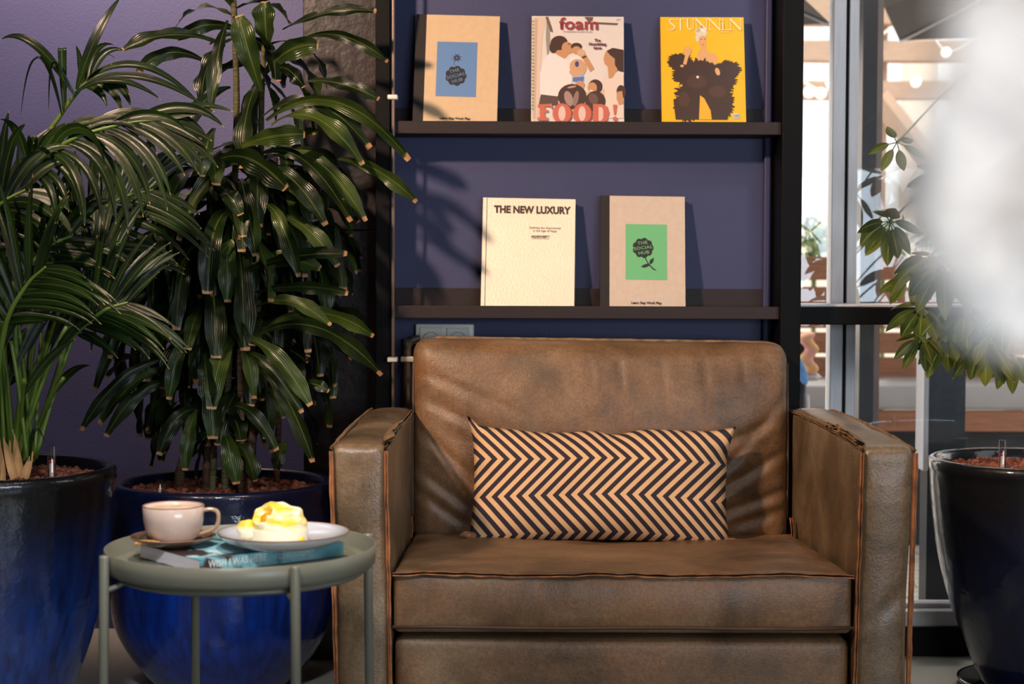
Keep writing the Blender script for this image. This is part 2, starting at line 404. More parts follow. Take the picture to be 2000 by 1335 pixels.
# ------------------------------------------------------------------ materials in use
M_wall = mat('navy_wall_paint', (64, 67, 104), .5, var=.06, scale=3, bump=.12, bscale=240, spec=.35)
M_plain = mat('warm_grey_room_paint', (70, 66, 66), .8, var=.05)
M_floor = mat('grey_cast_floor', (150, 150, 142), .35, var=.08, scale=2.2, bump=.03)
M_black = mat('black_steel', (5, 4, 4), .55, spec=.15, var=.1, bump=.05, bscale=40)
M_ledge = mat('dark_stained_ledge', (46, 34, 33), .5, var=.1, spec=.3, stretch=(2, 30, 30))
M_pillar = mat('blackened_mottled_steel', (44, 32, 34), .34, var=.3, scale=5, bump=.18, bscale=30, col2=(20, 15, 19))
M_alu = mat('brushed_aluminium', (196, 194, 198), .42, .15, var=.05, stretch=(20, 20, 1))
M_dalu = mat('dark_window_metal', (42, 40, 42), .35, .2)
M_white = mat('white_plastic', (244, 238, 226), .35, var=.02)
M_conduit = mat('grey_conduit', (140, 122, 110), .4, .4)
M_glass = glass_mat('window_glass')
M_lea = leather_mat('worn_olive_brown_leather', (76, 60, 42), (124, 93, 65), (148, 119, 90))
M_lea2 = leather_mat('scuffed_grey_olive_leather', (68, 59, 42), (116, 96, 73), (144, 126, 102), .31)
M_raw = mat('raw_orange_leather_edge', (186, 116, 66), .75, var=.15, scale=30, col2=(104, 66, 42))
M_raw2 = mat('raw_tan_leather_edge', (150, 118, 84), .75, var=.15, scale=40, col2=(92, 72, 50))
M_raw3 = mat('raw_brown_leather_edge', (176, 118, 74), .75, var=.15, scale=40, col2=(110, 76, 50))
M_thread = mat('brown_seam_welt', (84, 62, 46), .6)
M_chev = chevron_mat()
M_table = mat('sage_grey_lacquer', (116, 115, 100), .36, var=.03, spec=.5)

# ------------------------------------------------------------------ the room
bm = B(); bx(bm, -2.6, .7, -1.6, 4.66, -.1, 0); bx(bm, .7, 2.7, -1.6, 4.33, -.1, 0); struct('floor', bm, M_floor)
bm = B(); bx(bm, -2.6, 2.7, -1.6, 4.62, 3.0, 3.1); struct('ceiling', bm, M_plain)
bm = B(); bx(bm, -2.6, -.535, 4.56, 4.66, 0, 3.0); struct('wall_back', bm, M_wall)
bm = B(); bx(bm, -2.7, -2.6, -1.6, 4.66, 0, 3.0); struct('wall_left', bm, M_plain)
bm = B(); bx(bm, 2.7, 2.8, -1.6, 4.66, 0, 3.0); struct('wall_right', bm, M_plain)
bm = B(); bx(bm, -2.6, 2.7, -1.7, -1.6, 0, 3.0); struct('wall_front', bm, M_plain)
bm = B(); bx(bm, -.335, .655, 4.15, 4.25, 0, 3.0); struct('wall_niche', bm, M_wall)
# raised reveal strip at the right end of the niche wall
bm = B(); bx(bm, .632, .648, 4.125, 4.15, 0, 3.0, .004); struct('trim_1', bm, M_wall)
bm = B(); bx(bm, -.535, -.337, 4.2, 4.62, 0, 1.106, .002); bx(bm, -.535, -.337, 4.2, 4.62, 1.109, 3.0, .002); struct('wall_pillar', bm, M_pillar)
bm = B(); bx(bm, -.336, -.300, 4.03, 4.24, 0, 3.0, .002); struct('trim_2', bm, M_black)
bm = B(); bx(bm, .655, .705, 4.0, 4.4, 0, 3.0, .002); struct('trim_3', bm, M_black)
bm = B(); bx(bm, -2.6, -.54, 4.3, 4.56, 2.75, 3.0); struct('trim_4', bm, M_black)

# window wall right of the black post
WX0, WX1, WY = .705, 2.7, 4.31
win = thing('window_1', None, None); del win['label']; del win['category']; win['kind'] = 'structure'
def wpart(name, bmm, m, smooth=False): return obj(name, bmm, m, win, smooth)
bm = B(); bx(bm, WX0, WX1, 4.26, 4.36, .0, .075); wpart('plinth', bm, M_black)
bm = B(); bx(bm, WX0, WX1, 4.27, 4.37, .075, .118, .004); bx(bm, WX0, WX1, 4.31, 4.36, .118, .130, .002); wpart('sill', bm, M_alu)
zt0 = at(1700, 634, 4.12).z; zt1 = at(1700, 599, 4.12).z
bm = B(); bx(bm, WX0, WX1, 4.12, 4.30, zt0, zt1, .003); wpart('transom', bm, M_black)
bm = B(); bx(bm, WX0, WX1, 4.135, 4.30, zt1, zt1+.006, .001); wpart('transom_cap', bm, M_alu)
bm = B()
x = [at(p, 600, 4.31).x for p in (1622, 1647, 1653, 1672)]
bx(bm, x[0], x[1], 4.31, 4.37, .13, 3.0, .002); bx(bm, x[2], x[3], 4.31, 4.37, .13, 3.0, .002); wpart('mullion', bm, M_alu)
bm = B(); bx(bm, x[1], x[2], 4.322, 4.365, .13, 3.0); wpart('gasket', bm, M_black)
bm = B(); bx(bm, WX0, WX1, 4.31, 4.37, 2.9, 3.0); wpart('head', bm, M_black)
bm = B(); bx(bm, WX0, x[0], 4.338, 4.343, .12, 2.95); wpart('pane', bm, M_glass)
bm = B(); bx(bm, x[3], WX1, 4.338, 4.343, .12, 2.95); wpart('pane', bm, M_glass)

# ------------------------------------------------------------------ niche fittings
def ledge(px, z, y_lip_top, label):
    x0, x1 = -.296, .652
    t = thing('picture_ledge', label, 'shelf', ((x0+x1)/2, 4.15, z), (0, 0, 0), 'picture ledges in the navy niche')
    bm = B(); bx(bm, x0, x1, 4.03, 4.15, z, z+.010, .001); obj('shelf_board', bm, M_ledge, t, False)
    bm = B(); bx(bm, x0, x1+.012, 4.022, 4.032, z-.001, z+.030, .0015); obj('front_lip', bm, M_ledge, t, False)
    bm = B(); bx(bm, x0, x1-.005, 4.138, 4.1495, z+.010, z+.072, .0015); obj('back_rail', bm, M_ledge, t, False)
    return t
ZL1 = at(1150, 237, 4.022).z-.030; ZL2 = at(1150, 597.5, 4.022).z-.030
ledge(0, ZL1, 0, 'upper dark wooden picture ledge carrying the magazines under the top of the frame')
ledge(0, ZL2, 0, 'lower dark wooden picture ledge just above the armchair back')

# socket
sx0, sx1 = at(812, 640, 4.14).x, at(926, 640, 4.14).x; sz1 = at(870, 632, 4.14).z
t = thing('power_socket', 'white double wall socket half hidden behind the armchair back', 'socket', ((sx0+sx1)/2, 4.15, sz1-.04))
bm = B(); bx(bm, sx0, sx1, 4.128, 4.1495, sz1-.082, sz1, .004, 3); obj('face_plate', bm, M_white, t)
for k in (0, 1):
    cx = sx0 + (sx1-sx0)*(.27+.46*k); cz = sz1-.041
    bm = B(); bx(bm, cx-.029, cx+.029, 4.124, 4.129, cz-.032, cz+.032, .002)
    obj('insert', bm, M_white, t, False)
    bm = B(); lathe(bm, [(.0215, 0), (.0215, .0015), (.0195, .0015), (.018, -.006), (0, -.006)], seg=32)
    bmesh.ops.transform(bm, matrix=Matrix.Translation((cx, 4.1235, cz)) @ Matrix.Rotation(PI/2, 4, 'X'), verts=bm.verts[:])
    o = obj('socket_well', bm, mat('ivory_socket_well', (205, 192, 172), .4), t)
    bm = B()
    for s in (-1, 1): bx(bm, cx+s*.0095-.0025, cx+s*.0095+.0025, 4.1165, 4.1175, cz-.0025, cz+.0025)
    obj('pin_hole', bm, M_black, t, False)
# thin vertical rod with clips beside the post
rx = at(767.5, 300, 4.0).x
t = thing('conduit_rod', 'thin grey vertical conduit rod clipped along the black post left of the shelves', 'conduit', (rx, 4.0, 0))
bm = B(); tube(bm, [(rx, 4.008, 0), (rx, 4.008, 3.0)], .0042, 10); obj('rod', bm, M_conduit, t)
for py in (189, 702):
    z = at(760, py, 4.0).z; bm = B(); bx(bm, rx-.014, rx+.011, 3.999, 4.03, z-.006, z+.006, .003); obj('clip', bm, M_white, t)
px_ = at(794, 700, 4.1).x; pz = at(794, 668, 4.1).z
t = thing('socket_conduit', 'grey bent conduit pipe rising beside the armchair back to the wall socket', 'pipe', (px_, 4.1, 0))
bm = B(); tube(bm, spline([(px_, 4.12, 0), (px_, 4.12, pz-.06), (px_, 4.12, pz-.02), (px_+.008, 4.125, pz), (px_+.03, 4.133, pz+.01)], 24), .010, 12); obj('pipe', bm, M_conduit, t)
z = at(794, 702, 4.1).z
bm = B(); bx(bm, px_-.016, px_+.018, 4.108, 4.149, z-.007, z+.007, .003); obj('clip', bm, M_white, t)

# ------------------------------------------------------------------ printed books and magazines on the ledges
C = {}
def c(r, g, b):
    k = (r, g, b)
    if k not in C: C[k] = flat('print_%d_%d_%d' % k, k, .45)
    return C[k]
M_pages = mat('book_page_edges', (222, 205, 180), .8, var=.06, scale=300, stretch=(1, 1, 1))
M_cream = mat('cream_cloth_cover', (222, 190, 150), .6, var=.03, scale=60, bump=.1, bscale=500)
M_cream2 = mat('pale_taupe_cover', (214, 194, 176), .6, var=.03, scale=60, bump=.1, bscale=500)
M_cloth = mat('black_book_cloth', (34, 26, 26), .7)
LEAN = .235
def book(name, label, px0, px1, ztop, ledge_z, th, cover_m, tilt=0.0, group='books and magazines on the ledges', y=4.048, spine=None, cat='book', h=None):
    ax, bx_ = at(px0, 140 if ledge_z > 1.1 else 500, 4.085).x, at(px1, 140 if ledge_z > 1.1 else 500, 4.085).x
    wd = bx_-ax; zb = ledge_z+.0115
    hgt = h or (ztop-zb)/math.cos(LEAN)
    t = thing(name, label, cat, ((ax+bx_)/2, y, zb + abs(tilt)*wd/2), (-LEAN, tilt, 0), group)
    bpy.context.view_layer.update()
    hw = wd/2
    bm = B(); bx(bm, -hw+.001, hw-.003, .0015, th-.0015, .0015, hgt-.0015); obj('page_block', bm, M_pages, t, False, world=False)
    bm = B(); bx(bm, -hw, hw, 0, .0015, 0, hgt, .0005, 1); bx(bm, -hw, hw, th-.0015, th, 0, hgt, .0005, 1); bx(bm, -hw-.001, -hw+.0012, 0, th, 0, hgt, .0005, 1)
    obj('cover', bm, cover_m, t, False, world=False)
    if spine:
        bm = B(); bx(bm, -hw-.0016, -hw+spine, -.0006, th+.0006, 0, hgt, .0004, 1); obj('spine_cloth', bm, M_cloth, t, False, world=False)
    return t, hw, hgt
def TM(x, y, z, ang=0): return Matrix.Translation((x, y, z)) @ Matrix.Rotation(-ang, 4, 'Y') @ Matrix.Rotation(PI/2, 4, 'X')
M_ink = flat('black_ink', (30, 24, 26)); M_ink2 = flat('dark_brown_ink', (66, 46, 36))

def hub_book(px0, px1, top, z, cover, patch, spinew, label, bomb, tilt):
    t, hw, h = book('hardback_book', label, px0, px1, top, z, .017, cover, tilt, spine=spinew)
    S = 784.0
    cx0 = -hw+spinew                        # cover starts after the cloth
    cw = 2*hw-spinew
    a = Art(-.0008)
    # proportions measured on the cover: patch in the middle
    pw = cw*.545; px_ = cx0 + cw*(.43 if bomb else .485) ; pc = px_
    zt = h - (.073 if not bomb else .071); zb_ = zt-.142
    a.rect(pc-pw/2, pc+pw/2, zb_, zt, patch)
    ccx, ccz = (pc-.001, zb_+.0535) if bomb else (pc-.008, zt-.061)
    R = .0265
    n = 72
    a.poly([(ccx+(R*(.9+.1*abs(math.cos(4.5*k*2*PI/n))))*math.cos(k*2*PI/n), ccz+(R*(.86+.14*abs(math.cos(4.5*k*2*PI/n))))*math.sin(k*2*PI/n)) for k in range(n)], M_ink)
    if bomb:
        for (dx, dz) in ((-.006, .027),): a.poly([(ccx-.005, ccz+.026), (ccx-.0065, ccz+.034), (ccx-.005, ccz+.041), (ccx-.0042, ccz+.041), (ccx-.0055, ccz+.034), (ccx-.004, ccz+.026)], M_ink)
        sxx, szz = ccx+.001, ccz+.047
        a.poly([(sxx+(.0135 if k % 2 == 0 else .0055)*math.cos(k*PI/8+.3), szz+(.0125 if k % 2 == 0 else .0055)*math.sin(k*PI/8+.3)) for k in range(16)], M_ink)
        a.ell(sxx, szz, .0028, .0028, patch, n=8); a.ell(sxx, szz, .0014, .0014, M_ink, n=8)
    else:
        a.poly([(ccx+.006, ccz-.024), (ccx+.013, ccz-.038), (ccx+.026, ccz-.052), (ccx+.033, ccz-.056), (ccx+.032, ccz-.058), (ccx+.024, ccz-.055), (ccx+.011, ccz-.040), (ccx+.003, ccz-.024)], M_ink)
        a.poly([(ccx+.017, ccz-.044), (ccx+.010, ccz-.040), (ccx+.001, ccz-.043), (ccx-.006, ccz-.048), (ccx+.003, ccz-.051), (ccx+.012, ccz-.048)], M_ink)
        a.poly([(ccx+.016, ccz-.042), (ccx+.016, ccz-.033), (ccx+.021, ccz-.028), (ccx+.027, ccz-.024), (ccx+.026, ccz-.034), (ccx+.022, ccz-.040)], M_ink)
    a.build('cover_print', t)
    ang = .30 if bomb else .14
    for s, (dx, dz) in (('THE', (-.004, .0125)), ('SOCIAL', (0, 0)), ('HUB', (.004, -.0125))):
        dd = Vector((dx if bomb else dx*.4, dz)); 
        text('logo_lettering', s, .0112, patch, t, TM(ccx+dd.x, -.0020, ccz+dd.y, ang), 1.2, .0001, spacing=1.06)
    text('title', 'Learn Stay Work Play', .0085, M_ink, t, TM(pc, -.0012, .0255), 1.0, .0003)
    return t
hub_book(808, 971, at(890, 33, 4.13).z, ZL1, M_cream, c(98, 138, 190), .0245, 'cream hardback with black spine and blue label on the upper ledge', True, .022)
hub_book(1172, 1337, at(1255, 384, 4.13).z, ZL2, M_cream2, c(108, 190, 128), .022, 'pale hardback with black spine and green flower label on the lower ledge', False, .010)

# gold book
M_gold = mat('pale_gold_foil_cover', (255, 236, 210), .42, .1, var=.04, scale=5, bump=.22, bscale=190, spec=.7)
t, hw, h = book('gold_book', 'pale gold foil hardback lettered THE NEW LUXURY on the lower ledge', 940, 1121, at(1030, 389, 4.13).z, ZL2, .022, M_gold, .016)
bm = B(); bx(bm, -hw+.0085, -hw+.0100, -.0004, .0006, .001, h-.001); obj('hinge_groove', bm, M_ink2, t, False, world=False)
text('title', 'THE NEW LUXURY', .0255, M_ink2, t, TM(.007, -.0012, h-.031), .87, .0012)
text('subtitle', 'Defining the Aspirational\nin the Age of Hype', .0078, M_ink2, t, TM(.040, -.0012, h-.080), 1.0, 0)
text('publisher_name', 'HIGHSNOBIETY', .0088, M_ink2, t, TM(.029, -.0012, h-.099), .75, .0002)
a = Art(-.0008); a.rect(.007, .050, h-.1045, h-.1035, M_ink2); a.build('underline', t)

# photography magazine
M_mag = mat('glossy_paper_white', (232, 222, 214), .35, var=.02)
t, hw, h = book('magazine', 'thick white magazine with family photo and red FOOD lettering on the upper ledge', 1038, 1218, at(1130, 34, 4.13).z, ZL1, .020, M_mag, .006, cat='magazine')
S = 1/ (2*hw/180.0)
def U(px, py): return ((px-1128)*2*hw/180.0, h-(py-34.5)*2*hw/180.0*1.03)
def PP(a, m, *pts): a.poly([U(x, y) for x, y in pts], m)
def E(a, m, x, y, rx, ry, ang=0, n=20, jag=0):
    u, v = U(x, y); k = 2*hw/180.0; a.ell(u, v, rx*k, ry*k, m, ang, n, jag)
a = Art(-.0008)
skin, hair, shirt, pink = c(205, 150, 108), c(72, 48, 42), c(238, 230, 226), c(228, 190, 172)
PP(a, c(226, 200, 180), (1042, 37), (1066, 37), (1058, 80), (1052, 230), (1040, 262), (1040, 262), (1040, 40))
PP(a, c(204, 176, 158), (1043, 40), (1049, 40), (1046, 240), (1041, 240))
PP(a, c(158, 150, 140), (1066, 46), (1072, 48), (1074, 100), (1068, 118), (1065, 80))
PP(a, c(120, 96, 86), (1064, 37), (1069, 36), (1077, 58), (1079, 68), (1074, 66), (1068, 50))
PP(a, c(110, 90, 82), (1140, 36), (1158, 36), (1156, 44), (1148, 46))
PP(a, c(112, 92, 84), (1158, 46), (1207, 48), (1205, 52), (1160, 50))
# man in a white shirt
PP(a, shirt, (1062, 120), (1072, 110), (1096, 112), (1110, 125), (1118, 150), (1112, 190), (1095, 196), (1054, 196), (1054, 150))
PP(a, skin, (1078, 96), (1092, 84), (1106, 84), (1114, 96), (1118, 106), (1108, 113), (1102, 121), (1086, 112))
E(a, hair, 1091, 89, 17, 15, .2); E(a, hair, 1080, 98, 8, 12); E(a, skin, 1107, 99, 11, 13)
PP(a, skin, (1114, 96), (1121, 101), (1115, 110)); E(a, hair, 1111, 91, 3, 1)
PP(a, c(90, 70, 64), (1056, 192), (1092, 196), (1088, 214), (1052, 212))
# child and the feeding hand
E(a, shirt, 1122, 124, 12, 10); E(a, hair, 1125, 96, 11, 8); E(a, skin, 1125, 103, 9, 8)
E(a, c(214, 166, 126), 1128, 138, 16, 18, .4); PP(a, skin, (1130, 108), (1140, 106), (1160, 140), (1152, 146)); E(a, c(220, 176, 140), 1134, 108, 8, 7)
E(a, c(70, 70, 140), 1126, 131, 4, 6); E(a, c(150, 185, 225), 1130, 160, 10, 12); PP(a, c(90, 120, 190), (1118, 158), (1140, 156), (1138, 166), (1118, 166))
E(a, c(216, 168, 130), 1122, 150, 12, 6, -.4); E(a, skin, 1132, 173, 9, 9); E(a, hair, 1140, 117, 5, 2, .4)
# woman at the right
PP(a, c(236, 214, 200), (1178, 158), (1190, 145), (1217, 150), (1217, 238), (1180, 238), (1172, 200))
PP(a, skin, (1182, 106), (1194, 100), (1206, 118), (1206, 140), (1196, 158), (1188, 160), (1186, 136), (1180, 130), (1178, 120))
PP(a, hair, (1184, 104), (1196, 98), (1217, 102), (1217, 146), (1207, 144), (1200, 132), (1200, 120), (1190, 112))
# children at the bottom
PP(a, pink, (1090, 196), (1180, 180), (1180, 238), (1090, 238))
E(a, hair, 1117, 196, 28, 26); E(a, c(170, 140, 130), 1110, 200, 8, 16, .3); E(a, c(150, 120, 112), 1124, 200, 5, 16, -.2); E(a, c(200, 150, 130), 1116, 177, 9, 2, .2)
E(a, hair, 1162, 176, 14, 15); E(a, skin, 1156, 178, 9, 11); E(a, shirt, 1154, 184, 3.5, 1.5); E(a, hair, 1162, 205, 20, 21); E(a, c(110, 80, 72), 1158, 200, 9, 12, .4)
E(a, hair, 1212, 186, 9, 14); PP(a, skin, (1204, 186), (1214, 184), (1217, 210), (1208, 212), (1203, 200))
# ragged green edge on the left
for k in range(26): PP(a, c(150, 168, 90), (1038.2, 44+k*7), (1041.5, 45+k*7), (1038.4, 49+k*7))
a.build('cover_photo', t)
red = c(158, 58, 66)
text('masthead', 'foam', .044, red, t, TM(*[q for q in (U(1130, 50)[0], -.0045, U(1130, 52)[1])]), 1.08, .0009, spacing=1.04)
text('tagline', 'FOAM INTERNATIONAL PHOTOGRAPHY MAGAZINE', .0052, c(130, 90, 80), t, TM(U(1127, 67)[0], -.0045, U(1127, 67)[1]), .58)
for s, yy in (('The', 84), ('Nourishing', 91.5), ('Issue', 99)):
    text('headline', s, .0098, c(110, 50, 60), t, TM(U(1166, yy)[0], -.0045, U(1166, yy)[1]), .98, .0005)
text('issue_number', '#57', .006, c(110, 80, 80), t, TM(U(1207, 42)[0], -.0045, U(1207, 42)[1]), 1)
# slab-serif FOOD!
a = Art(-.0050); fr = c(206, 106, 86); fd = c(150, 66, 56); fo = c(232, 196, 184)
def slabF(x):
    PP(a, fr, (x, 213), (x+28, 211), (x+28, 223), (x+24, 217), (x+14, 217), (x+14, 223), (x+20, 223), (x+20, 228), (x+14, 228), (x+14, 238), (x+20, 238), (x+20, 244), (x, 244), (x, 238), (x+4, 238), (x+4, 218), (x, 218))
def bigO(x):
    E(a, fd, x+1, 230, 19, 21, n=28); E(a, fr, x, 230, 18, 20, n=28); E(a, fo, x, 230, 7, 15, n=24)
def bigD(x):
    PP(a, fr, (x, 211), (x+18, 211), (x+28, 216), (x+32, 228), (x+28, 242), (x+18, 248), (x, 248)); PP(a, fo, (x+11, 217), (x+17, 217), (x+20, 222), (x+20, 238), (x+16, 244), (x+11, 244))
slabF(1050); bigO(1097); bigO(1136); bigD(1157)
PP(a, fr, (1196, 212), (1204, 212), (1201, 232), (1198, 232)); E(a, fr, 1200, 240, 4, 5)
a.build('lettering', t)

# yellow magazine
M_yel = mat('yellow_glossy_cover', (246, 192, 14), .5, var=.03)
t, hw, h = book('magazine', 'yellow magazine with a figure in black feathers at the right of the upper ledge', 1292, 1455, at(1370, 35, 4.13).z, ZL1, .010, M_yel, .0, cat='magazine')
def U(px, py): return ((px-1373.5)*2*hw/163.0, h-(py-35)*2*hw/163.0*1.03)
a = Art(-.0008); feather = c(62, 38, 30); f2 = c(78, 50, 38); sk = c(226, 170, 112); blond = c(226, 214, 190)
# bare shoulders, raised hand, head
PP(a, sk, (1362, 108), (1370, 100), (1380, 100), (1384, 106), (1396, 108), (1402, 118), (1400, 130), (1362, 130))
PP(a, sk, (1369, 88), (1380, 88), (1381, 104), (1369, 104)); E(a, sk, 1373, 85, 8, 13)
E(a, blond, 1371, 66, 13, 11); E(a, c(200, 184, 158), 1366, 62, 6, 4, .6); E(a, blond, 1363, 78, 4, 8); E(a, c(244, 236, 220), 1374, 62, 6, 3, -.3); E(a, sk, 1374, 82, 7.5, 11)
PP(a, c(140, 110, 84), (1370, 56), (1373, 48), (1375, 57))
for dx in (-3.4, 3.2): E(a, c(60, 40, 36), 1374+dx, 80, 1.8, .9)
E(a, c(196, 100, 80), 1374, 91, 2.6, 1.1)
def ragged(cx, cy, rx, ry, m, n=110, j=.17, ang=0): E(a, m, cx, cy, rx, ry, ang, n, j)
ragged(1330, 126, 28, 20, feather, ang=-.15); ragged(1372, 150, 44, 34, feather); ragged(1420, 142, 28, 22, feather, ang=.1); ragged(1345, 150, 34, 30, feather)
ragged(1372, 190, 58, 34, feather); ragged(1340, 214, 26, 34, feather); ragged(1410, 206, 24, 36, feather); ragged(1400, 165, 40, 30, feather)
PP(a, feather, (1314, 200), (1368, 192), (1363, 240), (1318, 240)); PP(a, feather, (1368, 192), (1425, 190), (1418, 240), (1388, 240))
PP(a, c(240, 180, 40), (1366, 192), (1374, 198), (1386, 222), (1388, 240), (1363, 240))
ragged(1360, 165, 22, 16, f2, j=.2); ragged(1400, 185, 18, 14, f2, j=.2); ragged(1335, 200, 12, 18, f2, j=.2)
PP(a, sk, (1336, 100), (1342, 94), (1350, 97), (1351, 106), (1345, 116), (1340, 132), (1334, 130), (1338, 114))
E(a, sk, 1401, 145, 5, 9, .3); E(a, c(240, 220, 200), 1362, 156, 3, 3); E(a, sk, 1332, 134, 4, 3)
PP(a, c(240, 235, 225), (1429, 228), (1442, 228), (1442, 238), (1429, 238))
for k in range(6): PP(a, M_ink, (1430.2+k*2, 229), (1431.1+k*2, 229), (1431.1+k*2, 237), (1430.2+k*2, 237))
# high-contrast masthead letters drawn stroke by stroke
Wt = c(255, 236, 196)
def ln(x0, y0, x1, y1, wd):
    d = Vector((x1-x0, y1-y0)).normalized(); nx, ny = -d.y*wd/2, d.x*wd/2
    PP(a, Wt, (x0+nx, y0+ny), (x1+nx, y1+ny), (x1-nx, y1-ny), (x0-nx, y0-ny))
y0, y1 = 40, 62
pts = [(1318, 42), (1313, 40.5), (1308, 43), (1310, 48), (1317, 53), (1319, 58), (1314, 62), (1307, 62), (1303, 58)]
for q in range(len(pts)-1): ln(*pts[q], *pts[q+1], 1.2 if q in (0, 6, 7) else 2.4)
ln(1319, 41, 1340, 40, 1); ln(1330, 40, 1330, 62, 2.8); ln(1327, 62, 1333, 62, .8)
ln(1344, 40, 1344, 57, 2.8); ln(1344, 57, 1349, 62, 1.6); ln(1349, 62, 1355, 58, 1); ln(1355, 58, 1355, 40, .9); ln(1341, 40, 1347, 40, .8); ln(1353, 40, 1358, 40, .8)
for xx in (1361, 1387, 1428): ln(xx, 40, xx, 62, .9); ln(xx, 40, xx+20, 62, 2.8); ln(xx+20, 40, xx+20, 62, .9); ln(xx-3, 40, xx+3, 40, .8); ln(xx+17, 40, xx+23, 40, .8); ln(xx-3, 62, xx+3, 62, .8)
ln(1413, 47, 1413, 62, 2.6); E(a, Wt, 1413, 42.5, 1.6, 1.6); ln(1408, 62, 1427, 62, .9)
for k in range(6): ln(1408+k*3, 66, 1410+k*3, 66, 1)
a.build('cover_print', t)

# ------------------------------------------------------------------ armchair
CY0, CY1 = 3.15, 3.985
LX0, LX1 = at(655, 1000, 3.15).x, at(764, 1000, 3.15).x
RX0, RX1 = at(1672, 1000, 3.15).x, at(1779, 1000, 3.15).x
ZA = at(700, 868, 3.15).z; ZS = at(1200, 1119, 3.15).z; ZS0 = at(1200, 1238, 3.15).z
chair = thing('armchair', 'wide worn olive-brown leather armchair with raw orange seams', 'armchair', ((LX0+RX1)/2, 3.6, 0))
def seam(name, pts, out, parent, wid=.009, amp=.0022, side=None, m=None, n=120, seed=0.0):
    """raw double leather edge that stands out of a sewn corner"""
    pts = spline(pts, n); bm = B(); out = Vector(out).normalized(); rows = []
    L_ = 0
    for i, p in enumerate(pts):
        t = (pts[min(i+1, len(pts)-1)]-pts[max(i-1, 0)]).normalized()
        o = (out - t*out.dot(t)).normalized(); s = t.cross(o)
        if i: L_ += (p-pts[i-1]).length
        wv = s*amp*(noise.noise(Vector((L_*28, seed, 0)))*1.6) ; ww = wid*(1+.35*noise.noise(Vector((L_*17, seed+5, 1))))
        th = .0013
        row = []
        for q in (-1, 1):
            op = s*q*.0016 + s*q*.0016*(1+noise.noise(Vector((L_*22, seed+q*3, 2))))
            row.append([bm.verts.new(p-o*.006+s*q*.0004-s*th/2), bm.verts.new(p-o*.006+s*q*.0004+s*th/2), bm.verts.new(p+o*ww+wv+op+s*th/2), bm.verts.new(p+o*ww+wv+op-s*th/2)])
        rows.append(row)
    for i in range(len(rows)-1):
        for q in (0, 1):
            A_, B_ = rows[i][q], rows[i+1][q]
            for k in range(4): bm.faces.new((A_[k], A_[(k+1) % 4], B_[(k+1) % 4], B_[k]))
    return obj(name, bm, m or M_raw, parent, True)
def crease(x, z, x0, z0, x1, z1, wd, depth):
    """valley along the line (x0,z0)-(x1,z1)"""
    d = Vector((x1-x0, z1-z0)); L = d.length; d /= L; t = ((x-x0)*d.x+(z-z0)*d.y); s = (x-x0)*-d.y+(z-z0)*d.x
    f = max(0, min(1, t/(L*.25)))*max(0, min(1, (L-t)/(L*.25)))
    return depth*f*math.exp(-(s/wd)**2)

def arm(x0, x1, sign, seed):
    cx = (x0+x1)/2; hx = (x1-x0)/2-.003; cyy = (CY0+CY1)/2; hy = (CY1-CY0)/2; hz = (ZA-.02)/2; cz = .02+hz
    def dsp(u, v, w_, p):
        pf = (1-min(1, abs(v))**4)*(1-min(1, abs(w_))**6)
        d = Vector((0, 0, 0))
        if abs(u) > .85: d.x += math.copysign(.003*pf, u) + .0035*fn(p, 6, seed)
        if w_ > .85: d.z += .009*(1-u*u)*(1-v**6) + .004*fn(p, 10, seed) + .012*(v+1)/2*(1-((v+1)/2)**4)
        if v < -.85:
            d.y -= .008*(1-u*u)*(1-abs(w_)**8) + .0018*fn(p, 9, seed+3)
            zz = p.z
            d.y += crease(p.x, zz, x0+.01, ZA-.055, x1-.01, ZA-.035, .008, .004)
            d.y += crease(p.x, zz, x0, .30, x1, .40, .012, .004)
        # the front leans out a little at the top
        d.x += sign*.010*max(0, w_)*(.5-.5*v)*.8
        return d
    bm = B(); rbox(bm, (cx, cyy, cz), (hx, hy, hz), .016, (14, 50, 40), dsp)
    o = obj('arm', bm, M_lea2 if sign < 0 else M_lea2, chair)
    e = sign*.009
    for xx, sx_ in ((x0+.002, -1), (x1-.002, 1)):
        ee = e
        fr = [(xx, CY0-.004, .02), (xx+ee*.1, CY0-.006, .25), (xx+ee*.6, CY0-.006, .5), (xx+ee, CY0-.004, ZA-.012)]
        seam('raw_seam', fr, (sx_*.8, -1, 0), o, .0035, .0016, seed=seed+sx_)
        tp = [(xx+ee, CY0+.004, ZA-.008), (xx+ee*.6, CY0+.2, ZA+.002), (xx+ee*.2, CY0+.5, ZA+.006), (xx, CY1-.08, ZA+.004), (xx, CY1, ZA-.006)]
        seam('raw_seam', tp, (sx_*.75, 0, 1), o, .0035, .002, m=M_raw2, seed=seed+sx_+9)
    return o
arm(LX0, LX1, -1, 1.3); arm(RX0, RX1, 1, 4.1)
# wide turned-over raw edge on the inner front corner of both arm tops
for (xx, s, sd) in ((LX1-.012, 1, 2.0), (RX0+.016, -1, 6.0)):
    seam('turned_edge', [(xx, CY0+.03, ZA+.004), (xx-.004*s, CY0+.10, ZA+.008), (xx-.004*s, CY0+.2, ZA+.011), (xx, CY0+.34, ZA+.010)], (s*.9, 0, .30), chair, .016, .004, m=M_raw2, seed=sd)

IX0, IX1 = LX1+.003, RX0-.003
